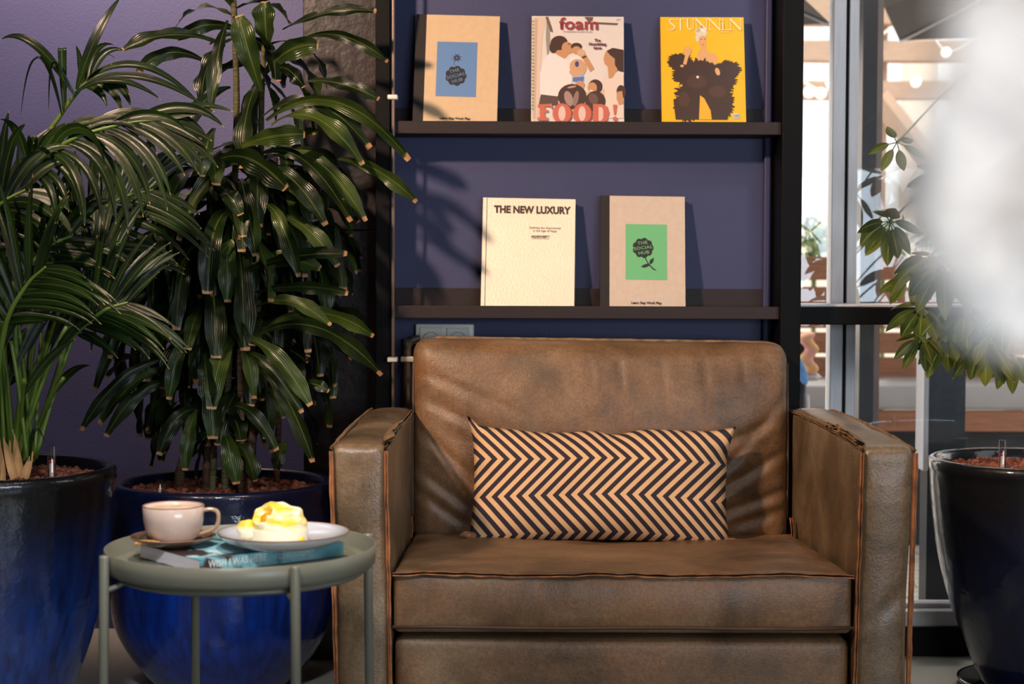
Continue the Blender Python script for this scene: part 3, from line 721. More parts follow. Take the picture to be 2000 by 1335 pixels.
# base front, back frame
bm = B(); rbox(bm, ((IX0+IX1)/2, 3.58, (.05+ZS0-.012)/2), ((IX1-IX0)/2-.002, .41, (ZS0-.012-.05)/2), .02, (40, 10, 10), lambda u, v, w_, p: Vector((0, -.004*(1-u**4) + .003*fn(p, 7, 2) if v < -.9 else 0, 0)))
obj('base_rail', bm, M_lea, chair)
bm = B(); rbox(bm, ((IX0+IX1)/2, 4.045-.045, .40), ((IX1-IX0)/2-.002, .045, .36), .025, (20, 6, 14)); obj('back_frame', bm, M_lea, chair)
for x_ in (LX0+.05, RX1-.05):
    for y_ in (CY0+.06, CY1-.06):
        bm = B(); lathe(bm, [(0, 0), (.018, 0), (.022, .03), (0, .03)], (x_, y_, 0), 16); obj('foot', bm, M_black, chair)
# seat cushion: front edge seam, sags to the back
def seatd(u, v, w_, p):
    d = Vector((0, 0, 0))
    back = (v+1)/2
    if w_ > .3:
        d.z += .014*(1-u**6)*math.sin(PI*min(1, back*1.1)) - .030*back + .0045*fn(p, 7, 9) + .002*fn(p, 22, 3)
        d.z -= .010*math.exp(-((p.x-.25)/.16)**2-((p.y-3.62)/.12)**2)
    if v < -.8:
        d.y -= .012*(1-u**6)*(1-w_*w_) + .003*fn(p, 6, 12) + .0015*fn((p.x*3, p.y, p.z*.6), 9, 2)
    return d
bm = B(); rbox(bm, ((IX0+IX1)/2, 3.49, (ZS+ZS0)/2), ((IX1-IX0)/2-.001, .335, (ZS-ZS0)/2), .012, (90, 50, 12), seatd)
seat = obj('seat_cushion', bm, M_lea, chair)
xs = [IX0+(IX1-IX0)*k/8 for k in range(9)]
seam('raw_seam', [(x_, CY0-.001, ZS-.003+.002*math.sin(k*2.1)) for k, x_ in enumerate(xs)], (0, -1, .10), seat, .005, .0018, m=M_raw3, n=240, seed=3.3)
bm = B(); tube(bm, [(x_, CY0-.004+(.003 if k in (0, 8) else 0), ZS0+.013+.0012*math.sin(k*1.7)) for k, x_ in enumerate(xs)], .0035, 8); obj('lower_welt', bm, M_thread, seat)
# back cushion
BX0, BX1 = at(805, 760, 3.84).x, at(1543, 760, 3.84).x
ZB = at(1170, 666, 3.90).z
BC = ((BX0+BX1)/2, 3.90, (.355+ZB)/2); BH = ((BX1-BX0)/2, .072, (ZB-.355)/2)
vert_cr = [(-.03, .06, .004), (.04, .07, .005), (.14, .09, .005), (.24, .11, .006), (.33, .06, .006), (.40, .05, .004)]
def backd(u, v, w_, p):
    x, z = p.x - BC[0], p.z
    d = Vector((0, 0, 0))
    top = (w_+1)/2
    d.y += .030*top                               # leans back
    if v < .2:
        k = (1-u**4)*(1-w_**4)
        d.y -= .040*k*(.6+.4*math.cos(PI*.5*w_))
        for (cx, ln_, dp) in vert_cr: d.y += crease(x, z, cx, ZB-.02, cx+.01, ZB-.02-ln_*1.6, .009, dp*.5) - crease(x, z, cx+.02, ZB-.02, cx+.03, ZB-.02-ln_*1.4, .016, dp*.25)
        for (a0, b0, a1, b1, dd) in ((-.45, .72, -.20, .60, .006), (-.46, .66, -.24, .47, .010), (-.46, .56, -.28, .43, .010), (-.45, .50, -.30, .40, .010), (.46, .74, .27, .52, .008), (.46, .68, .20, .56, .007), (.46, .60, .22, .46, .012), (.46, .50, .25, .43, .012), (.45, .45, .30, .41, .008), (-.45, .78, -.16, .66, .004)):
            d.y += crease(x, z, a0, b0, a1, b1, .012, dd*.7) - .3*crease(x, z+.02, a0, b0, a1, b1, .016, dd)
        d.y += .006*fn(p, 5, 4) + .002*fn(p, 15, 8)
    if w_ > .7: d.z += .004*fn(p, 9, 21) - .010*abs(u)**5*0 + (-.004+.010*(1-(u+1)/2))
    return d
bm = B(); rbox(bm, BC, BH, .038, (110, 6, 70), backd)
bc = obj('back_cushion', bm, M_lea, chair)
tp = [(BX0+.004, 3.915, ZB-.05), (BX0+.012, 3.92, ZB-.012), (BX0+.05, 3.922, ZB+.006)] + [(BX0+(BX1-BX0)*k/10, 3.924, ZB+.008-.010*k/10) for k in range(1, 10)] + [(BX1-.04, 3.922, ZB-.003), (BX1-.010, 3.92, ZB-.016), (BX1-.003, 3.915, ZB-.05)]
seam('raw_seam', tp, (0, -.2, 1), bc, .002, .002, m=M_raw2, n=200, seed=8.8)
for xx, s in ((BX0+.001, -1), (BX1-.001, 1)):
    bm = B(); tube(bm, spline([(xx, 3.86, .42), (xx+s*.001, 3.865, .6), (xx, 3.88, ZB-.05)], 20), .0032, 8); obj('side_welt', bm, M_thread, bc)
    seam('seam_tag', [(xx+s*.003, 3.79, .385), (xx+s*.002, 3.79, .41), (xx+s*.003, 3.80, .43)], (-s*.3, -1, 0), chair, .010, .002, n=12, seed=xx)

# lumbar pillow with zigzag cover
PWD, PHT = .592, .266
pc_ = at(1172, 948, 3.70)
def pillow():
    bm = B(); uvl = bm.loops.layers.uv.new('UVMap'); nx, nz = 70, 36
    def surf(i, j, s):
        u = -1+2*i/nx; v = -1+2*j/nz
        ex = 1-.05*(1-u*u)**1.0*0 
        x = u*PWD/2*(1-.035*(1-v*v)); z = v*PHT/2*(1-.07*(1-u*u)**.8*1.0+.02)
        th = .070*(max(0, 1-u**4)**.6)*(max(0, 1-abs(v)**3)**.6)
        z += .005*math.sin(u*3+1) + (.009*math.exp(-((u+.35)/.3)**2)+.013*math.exp(-((u-.12)/.14)**2))*-max(0, v)**3
        dy = 0
        if j > nz*.8: dy = .006*math.sin(u*22)*(v-.6)
        if abs(u) > .85: dy += .006*math.sin(v*13+u)*(abs(u)-.85)/.15
        th *= 1 + .16*fn((x, z, s), 8, 2) + .05*fn((x, z, s), 22, 5)
        if u < -.9 and v > .8: x -= .010*(v-.8)/.2; z += .022*(v-.8)/.2*(-.9-u)/.1
        if u > .84 and v > .5: x += .014*((v-.5)/.5)**2*(u-.84)/.16; z += .012*(v-.5)/.5*(u-.84)/.16
        return Vector((x, s*th+dy, z))
    for s in (-1, 1):
        g = [[bm.verts.new(surf(i, j, s)) for j in range(nz+1)] for i in range(nx+1)]
        for i in range(nx):
            for j in range(nz):
                f = bm.faces.new((g[i][j], g[i+1][j], g[i+1][j+1], g[i][j+1]))
                for lp, (a_, b_) in zip(f.loops, ((i, j), (i+1, j), (i+1, j+1), (i, j+1))):
                    lp[uvl].uv = (a_/nx*.60, b_/nz*.264)
    bmesh.ops.remove_doubles(bm, verts=bm.verts[:], dist=.0004)
    return bm
t = thing('lumbar_pillow', 'long lumbar pillow with black and tan zigzag stripes on the armchair seat', 'pillow', (pc_.x, 3.70, pc_.z), (-.22, .022, .0))
bpy.context.view_layer.update()
obj('pillow_cover', pillow(), M_chev, t, world=False)
for s in (-1, 1):
    bm = B()
    tube(bm, spline([(s*(PWD/2-.016), -.010, -PHT/2+.008), (s*(PWD/2+.004), -.016, -PHT/2+.014), (s*(PWD/2+.020), -.010, -PHT/2+.012)], 14), [.009, .010, .011, .011, .010, .009, .008, .008, .008, .007, .006, .004, .003, .002, .001][:15], 10)
    obj('corner_tip', bm, M_chev if False else mat('tan_corner_tip', (170, 120, 84), .8, col2=(50, 36, 38), scale=90), t, world=False)

# ------------------------------------------------------------------ tray table and what stands on it
TX, TY = (470-1000)*2.74/3200, 2.74; TZ = .543; TR = .2245
tb = thing('side_table', 'round sage-grey metal tray table in front of the blue pots', 'side table', (TX, TY, 0))
TB = TZ-.033
bm = B()
lathe(bm, [(0, TB), (TR-.020, TB), (TR-.010, TB+.002), (TR-.004, TB+.008), (TR-.002, TZ-.001), (TR-.0005, TZ), (TR+.001, TZ-.001), (TR, TB+.003), (TR-.006, TB-.004), (TR-.02, TB-.0065), (0, TB-.0065)], (TX, TY, 0), 96)
obj('tray', bm, M_table, tb)
bm = B(); lathe(bm, [(TR-.022, TB-.0065), (TR-.016, TB-.011), (TR-.022, TB-.016), (TR-.028, TB-.011), (TR-.022, TB-.0065)], (TX, TY, 0), 96); 
obj('support_ring', bm, M_table, tb)
for a_ in (-60, 30, 120, 210):
    ca, sa = math.cos(math.radians(a_)), math.sin(math.radians(a_)); r_ = TR+.009
    p = Vector((TX+r_*ca, TY+r_*sa, 0)); q = Vector((TX+(r_+.006)*ca, TY+(r_+.006)*sa, 0))
    bm = B(); tube(bm, [(q.x, q.y, .0), (p.x, p.y, TZ-.004), (p.x, p.y, TZ)], [.0080, .0080, .0072], 20); leg = obj('leg', bm, M_table, tb)
    bm = B(); tube(bm, spline([(p.x, p.y, TB-.024), (TX+(TR-.008)*ca, TY+(TR-.008)*sa, TB-.020), (TX+(TR-.024)*ca, TY+(TR-.024)*sa, TB-.013)], 8), .0045, 8); obj('bracket', bm, M_table, leg)

# paperback lying in the tray
bk_m, nt, b = newmat('teal_photo_cover'); Lk = nt.links.new
tc = N(nt, 'ShaderNodeTexCoord'); n1 = N(nt, 'ShaderNodeTexNoise'); n1.inputs['Scale'].default_value = 13; n1.inputs['Detail'].default_value = 5; n1.inputs['Distortion'].default_value = .8
Lk(tc.outputs['Object'], n1.inputs['Vector'])
r1 = ramp(nt, n1.outputs['Fac'], [(.34, s2l((196, 226, 230))), (.44, s2l((140, 198, 208))), (.58, s2l((88, 156, 172)))])
sxx = N(nt, 'ShaderNodeSeparateXYZ'); Lk(tc.outputs['Object'], sxx.inputs[0])
n2 = N(nt, 'ShaderNodeTexNoise'); n2.inputs['Scale'].default_value = 19; n2.inputs['Detail'].default_value = 3; Lk(tc.outputs['Object'], n2.inputs['Vector'])
ad = N(nt, 'ShaderNodeMath', operation='MULTIPLY_ADD'); ad.inputs[1].default_value = -1.6; Lk(sxx.outputs[0], ad.inputs[0]); Lk(n2.outputs['Fac'], ad.inputs[2])
r2 = ramp(nt, ad.outputs[0], [(.60, (0, 0, 0)), (.66, (1, 1, 1))])
mx = N(nt, 'ShaderNodeMix', data_type='RGBA'); Lk(r2.outputs[0], mx.inputs[0]); Lk(r1.outputs[0], mx.inputs[6]); mx.inputs[7].default_value = (*s2l((58, 46, 46)), 1)
Lk(mx.outputs[2], b.inputs['Base Color']); b.inputs['Roughness'].default_value = .3
near = Vector((-.505, 2.638)); ex = Vector((.222, .19)).normalized(); ey = Vector((-.190, .222)).normalized()
BL, BW, BT = .282, .205, .0235
cen = near + ex*BL/2 + ey*BW/2
tbk = thing('paperback_book', 'thick teal photo paperback lettered WISH I WAS HERE lying on the tray table', 'book', (cen.x, cen.y, TB+.0005), (0, 0, math.atan2(ex.y, ex.x)))
bpy.context.view_layer.update()
bm = B(); bx(bm, -BL/2+.001, BL/2-.001, -BW/2+.001, BW/2-.002, .001, BT-.001); obj('page_block', bm, mat('white_page_edges', (224, 218, 226), .8, var=.08, scale=8, stretch=(1, 1, 120)), tbk, False, world=False)
bm = B(); bx(bm, -BL/2, BL/2, -BW/2, BW/2, BT-.001, BT, .0003, 1); bx(bm, -BL/2, BL/2, -BW/2, BW/2, 0, .001, .0003, 1); bx(bm, -BL/2, BL/2, -BW/2-.0006, -BW/2+.0008, 0, BT, .0003, 1)
obj('cover', bm, bk_m, tbk, False, world=False)
Ms = Matrix.Translation((-BL/2+.016, -BW/2-.0010, BT*.60)) @ Matrix.Rotation(PI/2, 4, 'X')
M_wink = flat('white_print', (236, 236, 232))
text('spine_title', 'WISH I WAS HERE', .0165, M_wink, tbk, Ms, .80, .0001, 'LEFT', spacing=1.04)
text('spine_small_print', 'PHOTOGRAPHS BY VARIOUS ARTISTS\nFROM THE LAST TEN YEARS', .0052, M_wink, tbk, Matrix.Translation((-BL/2+.150, -BW/2-.0010, BT*.55)) @ Matrix.Rotation(PI/2, 4, 'X'), .8, 0, 'LEFT')
ZBK = TB+BT+.0006

M_cup = mat('warm_grey_glazed_stoneware', (206, 182, 168), .25, var=.03, scale=30, coat=.6)
M_plate = mat('pale_blue_grey_glaze', (196, 198, 204), .12, var=.02, coat=1)
M_rim = mat('bare_brown_clay_rim', (132, 92, 70), .5)
M_sauc = mat('brown_reactive_glaze', (150, 122, 100), .12, var=.2, scale=18, coat=1, col2=(62, 54, 46))
# saucer
sc_ = Vector((at(338, 1050, 2.78).x, 2.78)); SR = .071
t = thing('saucer', 'brown glazed saucer under the coffee cup', 'saucer', (sc_.x, sc_.y, ZBK))
bm = B(); lathe(bm, [(0, 0), (.035, 0), (.037, .001), (.055, .006), (SR, .0150), (SR+.0006, .0162), (SR-.001, .0170), (.055, .0095), (.036, .0045), (0, .004)], (sc_.x, sc_.y, ZBK), 72); obj('dish', bm, M_sauc, t)
bm = B(); tube(bm, [(sc_.x+(SR)*math.cos(k*PI/36), sc_.y+SR*math.sin(k*PI/36), ZBK+.0164) for k in range(73)], .0011, 6, False); obj('rim', bm, M_rim, t)
# cup
cc = Vector((sc_.x+.001, sc_.y, ZBK+.0046)); CRr = .0520; CH = .064
t = thing('coffee_cup', 'warm grey stoneware cup of milky coffee', 'cup', cc)
bm = B(); lathe(bm, [(0, 0), (.024, 0), (.031, .002), (.041, .011), (.0475, .024), (.0508, .040), (CRr, CH-.001), (CRr-.001, CH), (CRr-.0025, CH-.001), (.0480, .040), (.044, .024), (.036, .010), (0, .006)], cc, 72); obj('cup_body', bm, M_cup, t)
bm = B(); tube(bm, [(cc.x+(CRr-.001)*math.cos(k*PI/36), cc.y+(CRr-.001)*math.sin(k*PI/36), cc.z+CH) for k in range(73)], .0010, 6, False); obj('rim', bm, M_rim, t)
bm = B(); lathe(bm, [(0, CH-.0035), (.030, CH-.004), (CRr-.0032, CH-.0055)], cc, 48); obj('coffee_foam', bm, mat('milk_foam', (232, 208, 180), .6, scale=40, col2=(196, 150, 112)), t)
bm = B(); hp = spline([(cc.x+.046, cc.y, cc.z+.054), (cc.x+.060, cc.y+.002, cc.z+.0575), (cc.x+.072, cc.y+.003, cc.z+.055), (cc.x+.0765, cc.y+.003, cc.z+.047), (cc.x+.0745, cc.y+.003, cc.z+.032), (cc.x+.065, cc.y+.002, cc.z+.022), (cc.x+.040, cc.y, cc.z+.014)], 36)
rows = []
for i, p in enumerate(hp):
    tt = (hp[min(i+1, len(hp)-1)]-hp[max(i-1, 0)]).normalized(); nn = Vector((-tt.z, 0, tt.x))
    rows.append([bm.verts.new(p+nn*a_*.0032+Vector((0, b_*.0060, 0))) for a_, b_ in ((-1, -.6), (-.6, -1), (.6, -1), (1, -.6), (1, .6), (.6, 1), (-.6, 1), (-1, .6))])
for i in range(len(rows)-1):
    for k in range(8): bm.faces.new((rows[i][k], rows[i][(k+1) % 8], rows[i+1][(k+1) % 8], rows[i+1][k]))
obj('handle', bm, mat('brown_edged_handle_glaze', (172, 140, 112), .2, coat=.8), t)
# biscuit
p = Vector((sc_.x-.034, sc_.y-.044, ZBK+.0100))
bm = B(); rbox(bm, p, (.021, .0085, .0032), .003, (14, 8, 2), lambda u, v, w_, q: Vector((0, 0, .0022*fn(q, 130, 1)+.002*(1-u*u))))
tag(obj('biscuit', bm, mat('golden_biscuit', (222, 170, 104), .8, scale=90, col2=(176, 118, 60), bump=.6, bscale=300)), 'small golden biscuit lying on the brown saucer beside the cup', 'biscuit')
# plate
pl = Vector((at(553, 1043, 2.76).x, 2.765)); PR = .1105; PZ = ZBK+.0005
t = thing('dessert_plate', 'pale glazed plate with brown rim at the right of the tray table', 'plate', (pl.x, pl.y, PZ))
bm = B(); lathe(bm, [(0, 0), (.055, 0), (.062, .001), (.088, .008), (.104, .0165), (PR, .0245), (PR+.0005, .0260), (PR-.0015, .0265), (.101, .0190), (.088, .0120), (.070, .0070), (0, .0055)], (pl.x, pl.y, PZ), 96); obj('dish', bm, M_plate, t)
bm = B(); tube(bm, [(pl.x+(PR-.0002)*math.cos(k*PI/48), pl.y+(PR-.0002)*math.sin(k*PI/48), PZ+.0262) for k in range(97)], .0012, 6, False); obj('rim', bm, M_rim, t)
# dome dessert
dm, nt, b = newmat('cream_and_mango_dome'); Lk = nt.links.new
tc = N(nt, 'ShaderNodeTexCoord'); s_ = N(nt, 'ShaderNodeSeparateXYZ'); Lk(tc.outputs['Object'], s_.inputs[0])
mp = N(nt, 'ShaderNodeMapping'); mp.inputs['Scale'].default_value = (22, 22, 60); Lk(tc.outputs['Object'], mp.inputs[0])
n1 = N(nt, 'ShaderNodeTexNoise'); n1.inputs['Scale'].default_value = 1.3; n1.inputs['Detail'].default_value = 4; Lk(mp.outputs[0], n1.inputs['Vector'])
mr = N(nt, 'ShaderNodeMapRange'); mr.inputs[1].default_value = .028; mr.inputs[2].default_value = .036; Lk(s_.outputs[2], mr.inputs[0])
r = ramp(nt, n1.outputs['Fac'], [(.42, (0, 0, 0)), (.56, (1, 1, 1))])
ml = N(nt, 'ShaderNodeMath', operation='MULTIPLY'); Lk(mr.outputs[0], ml.inputs[0]); Lk(r.outputs[0], ml.inputs[1])
mx = N(nt, 'ShaderNodeMix', data_type='RGBA'); Lk(ml.outputs[0], mx.inputs[0]); mx.inputs[6].default_value = (*s2l((248, 236, 205)), 1); mx.inputs[7].default_value = (*s2l((246, 208, 70)), 1)
Lk(mx.outputs[2], b.inputs['Base Color']); b.inputs['Roughness'].default_value = .35; b.inputs['Subsurface Weight'].default_value = .25; b.inputs['Subsurface Radius'].default_value = (.01, .007, .003)
dc = Vector((at(545, 1040, 2.755).x, 2.755, PZ+.0058)); DR = .0485
t = thing('mango_cream_dome', 'white cream dome dessert with yellow mango glaze on the plate', 'dessert', dc)
bm = B()
prof = [(0, .0), (.046, 0), (.0475, .004), (DR, .016), (DR, .026), (.0470, .036), (.0420, .048), (.034, .059), (.0235, .066), (.012, .070), (0, .0715)]
fine = [Vector((a_, 0, b_)) for a_, b_ in prof]; fp = spline(fine[1:], 40)
lathe(bm, [(0, 0)] + [(max(0, q.x), q.z) for q in fp[:-1]] + [(0, .0715)], dc, 72)
hole = dc + Vector((-.022, -.026, .054))
for v in bm.verts:
    q = v.co - dc; k = max(0, q.z-.020)/.05
    d = Vector((q.x, q.y, q.z-.02)).normalized()
    v.co += d*(.0045*k*fn(v.co, 60, 3)+.0022*k*math.sin(q.z*420+q.x*90))
    e = (v.co-hole).length
    if e < .017: v.co -= d*.014*(1-e/.017)**.5
    elif e < .025: v.co += d*.005*(1-(e-.017)/.008)
obj('cream', bm, dm, t)
bm = B(); bmesh.ops.create_icosphere(bm, subdivisions=4, radius=.0125, matrix=Matrix.Translation(hole+Vector((.0055, .0065, -.0095))))
for v in bm.verts: v.co += (v.co-hole).normalized()*.002*fn(v.co, 150, 4)
obj('mango_filling', bm, mat('mango_pulp', (238, 150, 20), .25, scale=60, coat=.6), t)
bm = B(); lc = dc + Vector((-.052, -.014, .026))
bmesh.ops.create_icosphere(bm, subdivisions=4, radius=.0185, matrix=Matrix.Translation(lc))
for v in bm.verts:
    q = v.co-lc; v.co = lc + Vector((q.x*.95, q.y*.8, q.z*.95)) + q.normalized()*.0045*fn(v.co, 75, 6)
obj('cream_lump', bm, dm, t)
bm = B()
for (dx, dz) in ((.040, .006), (.044, .010)):
    bmesh.ops.create_icosphere(bm, subdivisions=3, radius=.0065, matrix=Matrix.Translation(dc+Vector((dx-.004, -.024, dz+.002))))
obj('mango_drip', bm, mat('mango_sauce', (246, 196, 40), .25, coat=.6), t)
# ------------------------------------------------------------------ plants
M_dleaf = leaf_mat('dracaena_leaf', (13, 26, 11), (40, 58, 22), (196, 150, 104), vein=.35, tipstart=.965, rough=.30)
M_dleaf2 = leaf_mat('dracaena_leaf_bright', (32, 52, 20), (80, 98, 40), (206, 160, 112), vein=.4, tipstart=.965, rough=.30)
M_pleaf = leaf_mat('palm_leaflet', (12, 28, 12), (38, 62, 22), (176, 150, 80), vein=.25, tipstart=.96, rough=.28)
M_sleaf = leaf_mat('umbrella_tree_leaf', (58, 76, 30), (140, 146, 62), (170, 140, 60), vein=.6, tipstart=1.2, rough=.28, transl=.4, yellow=(176, 182, 90))
M_cane = mat('ringed_brown_cane', (150, 116, 88), .75, var=.2, scale=5, stretch=(6, 6, 60), bump=.5, bscale=6, col2=(84, 62, 48))
M_gcane = mat('greenish_cane', (116, 112, 72), .7, var=.2, scale=5, stretch=(6, 6, 70), bump=.5, bscale=6, col2=(66, 60, 38))
M_stalk = mat('palm_stalk', (96, 122, 46), .4, var=.15, scale=10)
M_husk = mat('dry_palm_husk', (196, 150, 100), .85, var=.2, scale=20)
M_clay = None
def clay():
    m, nt, b = newmat('red_clay_granules'); L = nt.links.new
    g = N(nt, 'ShaderNodeNewGeometry'); r = ramp(nt, g.outputs['Random Per Island'], [(0, s2l((62, 30, 24))), (.5, s2l((122, 66, 46))), (1, s2l((160, 96, 70)))])
    L(r.outputs[0], b.inputs['Base Color']); b.inputs['Roughness'].default_value = .9; return m
M_clay = clay()
POTPROF = [(0, 0), (.115, 0), (.125, .012), (.142, .05), (.170, .12), (.200, .20), (.224, .29), (.240, .38), (.2495, .47), (.2525, .515), (.2560, .533), (.2565, .545), (.2545, .553), (.2480, .5575), (.236, .556), (.2300, .548), (.2290, .520), (.2290, .47), (0, .46)]
ROUNDPROF = [(0, 0), (.150, 0), (.158, .006), (.185, .040), (.222, .10), (.248, .16), (.262, .23), (.268, .31), (.264, .40), (.258, .47), (.2545, .505), (.2560, .530), (.2565, .545), (.2545, .553), (.2480, .5575), (.236, .556), (.2300, .548), (.2290, .520), (.2290, .47), (0, .46)]
def planter(t, x, y, H, R, m, seg=96, PROF=POTPROF):
    k = R/.2565; kz = H/.5575
    pr = [Vector((a*k, 0, b*kz)) for a, b in PROF]
    outer = spline(pr[2:11], 48)
    z0 = .0066 if PROF is POTPROF and x > 0 else 0
    prof = [(0, z0), (pr[1].x, z0)] + [(p.x, max(z0, p.z)) for p in outer] + [(p.x, p.z) for p in pr[11:]]
    bm = B(); lathe(bm, prof, (x, y, 0), seg)
    o = obj('pot', bm, m, t)
    bm = B(); lathe(bm, [(0, H-.045), (.228*k, H-.045), (.228*k, H-.04), (0, H-.036)], (x, y, 0), 48); obj('soil', bm, mat('dark_red_soil', (70, 38, 30), .95, bump=.8, bscale=60), t)
    bm = B(); granules(bm, (x, y), .226*k, H-.036, 1500); g = obj('clay_granules', bm, M_clay, t, False); g['kind'] = 'stuff'
    return o
def gauge(x, y, z, h, label):
    t = thing('water_level_gauge', label, 'plant gauge', (x, y, z))
    bm = B(); lathe(bm, [(.0085, .012), (.0085, h), (.0075, h+.002), (0, h+.002)], (x, y, z), 20); obj('clear_tube', bm, glass_mat('clear_acrylic', (.92, .9, .9), .15), t)
    bm = B(); lathe(bm, [(0, .0), (.0045, 0), (.0045, h*.62), (0, h*.62)], (x, y, z), 12); obj('float_stem', bm, mat('white_float_stem', (214, 190, 180), .5), t)
    bm = B(); lathe(bm, [(0, h*.62), (.0055, h*.62), (.0055, h*.68), (0, h*.68)], (x, y, z), 12); obj('red_marker', bm, mat('red_marker', (190, 60, 40), .5), t)
    bm = B(); lathe(bm, [(0, -.01), (.024, -.01), (.022, .004), (.010, .012), (.0105, .018), (0, .018)], (x, y, z), 24); obj('base_collar', bm, M_dalu, t)
    return t
def fromP(px, py, Y): return at(px, py, Y)

# --- dracaena pot
DX, DY, DH, DRr = (435-1000)*3.96/3200, 3.96, .497, .2665
drac = thing('potted_dracaena', 'tall bushy dracaena with brown leaf tips in a round blue pot behind the tray table', 'potted plant', (DX, DY, 0))
planter(drac, DX, DY, DH, DRr, glaze_mat('cobalt_glaze', (8, 54, 150), (6, 28, 88), (10, 18, 50), DH, .16), PROF=ROUNDPROF)
canes = [  # base px,py -> waypoints, radius
    ([(487, 930), (492, 800), (500, 600), (505, 450), (500, 330)], 3.98, .0135, M_cane),
    ([(350, 925), (362, 880), (372, 820), (380, 760)], 4.02, .011, M_cane),
    ([(402, 935), (406, 860), (410, 780), (404, 620), (398, 430)], 3.96, .0085, M_cane),
    ([(415, 945), (418, 870), (415, 760), (412, 560), (414, 400), (405, 260)], 3.90, .0075, M_gcane),
    ([(440, 945), (441, 850), (446, 740), (452, 560), (458, 380), (462, 200), (458, 40), (452, -60)], 3.92, .0085, M_gcane),
    ([(540, 915), (545, 800), (548, 640), (542, 500), (538, 300)], 4.05, .0075, M_cane),
    ([(520, 500), (512, 380), (510, 240), (514, 120), (520, 60)], 3.96, .0075, M_gcane),
    ([(470, 935), (472, 830), (468, 700), (480, 600)], 3.88, .007, M_cane),
]
for pts, Y, r, m in canes:
    pp = spline([fromP(x, y, Y + .02*math.sin(i*1.7)) for i, (x, y) in enumerate(pts)], 40)
    if pts[0][1] > 900: pp[0].z = DH-.05; 
    bm = B(); tube(bm, pp, [r*(1.1-.3*i/len(pp))*(1+.06*math.sin(i*2.3)) for i in range(len(pp))], 10)
    obj('cane', bm, m, drac)
def rosette(px, py, Y, n, Lr, seed, up=.6, bright=.25, wd=.046, back=.35):
    rnd = random.Random(seed); c0 = fromP(px, py, Y); bm = B()
    for k in range(n):
        a = k*2.399 + rnd.random()*.5; t = k/n
        el = up - 1.25*t + rnd.uniform(-.15, .15)
        d = Vector((math.cos(a)*math.cos(el), math.sin(a)*math.cos(el)*(1 if math.sin(a) < 0 else back), math.sin(el)))
        L = Lr*rnd.uniform(.75, 1.1)*(.75+.35*t)
        pts = droop_path(c0 + Vector((0, 0, -.10*t)), d, L, rnd.uniform(3.0, 6.5), 13)
        pts = [Vector((p.x, min(p.y, 4.15 if p.x > -.56 else 4.5), p.z)) for p in pts]
        if any(p.x > -.345 and p.z < .72 for p in pts) or pts[-1].x > -.23: continue
        side = d.cross(Vector((0, 0, 1))); side = (side if side.length > .1 else Vector((1, 0, 0))).normalized() + Vector((0, rnd.uniform(-.3, .3), rnd.uniform(-.7, .7)))
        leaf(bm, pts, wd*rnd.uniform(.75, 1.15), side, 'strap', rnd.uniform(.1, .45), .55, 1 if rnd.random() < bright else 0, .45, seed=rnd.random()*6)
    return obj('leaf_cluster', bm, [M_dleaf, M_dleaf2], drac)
heads = [(458, 20, 3.92, 6, .20), (520, 90, 3.95, 10, .26), (405, 300, 3.92, 18, .30), (500, 320, 3.97, 22, .34), (540, 290, 4.03, 18, .32), (398, 440, 3.98, 18, .32),
         (330, 400, 4.05, 18, .32), (460, 380, 3.90, 18, .32), (540, 480, 4.03, 20, .32), (350, 560, 4.05, 18, .32), (410, 560, 3.92, 18, .30), (560, 600, 4.05, 10, .26),
         (470, 600, 3.90, 12, .26), (380, 720, 4.02, 10, .20), (480, 690, 3.95, 10, .22), (440, 780, 3.90, 6, .14), (545, 680, 4.05, 10, .22), (300, 480, 4.12, 16, .30), (590, 420, 4.08, 14, .26), (330, 690, 4.08, 8, .22)]
for i, (px, py, Y, n, L) in enumerate(heads): rosette(px, py, Y, n, L, 100+i)
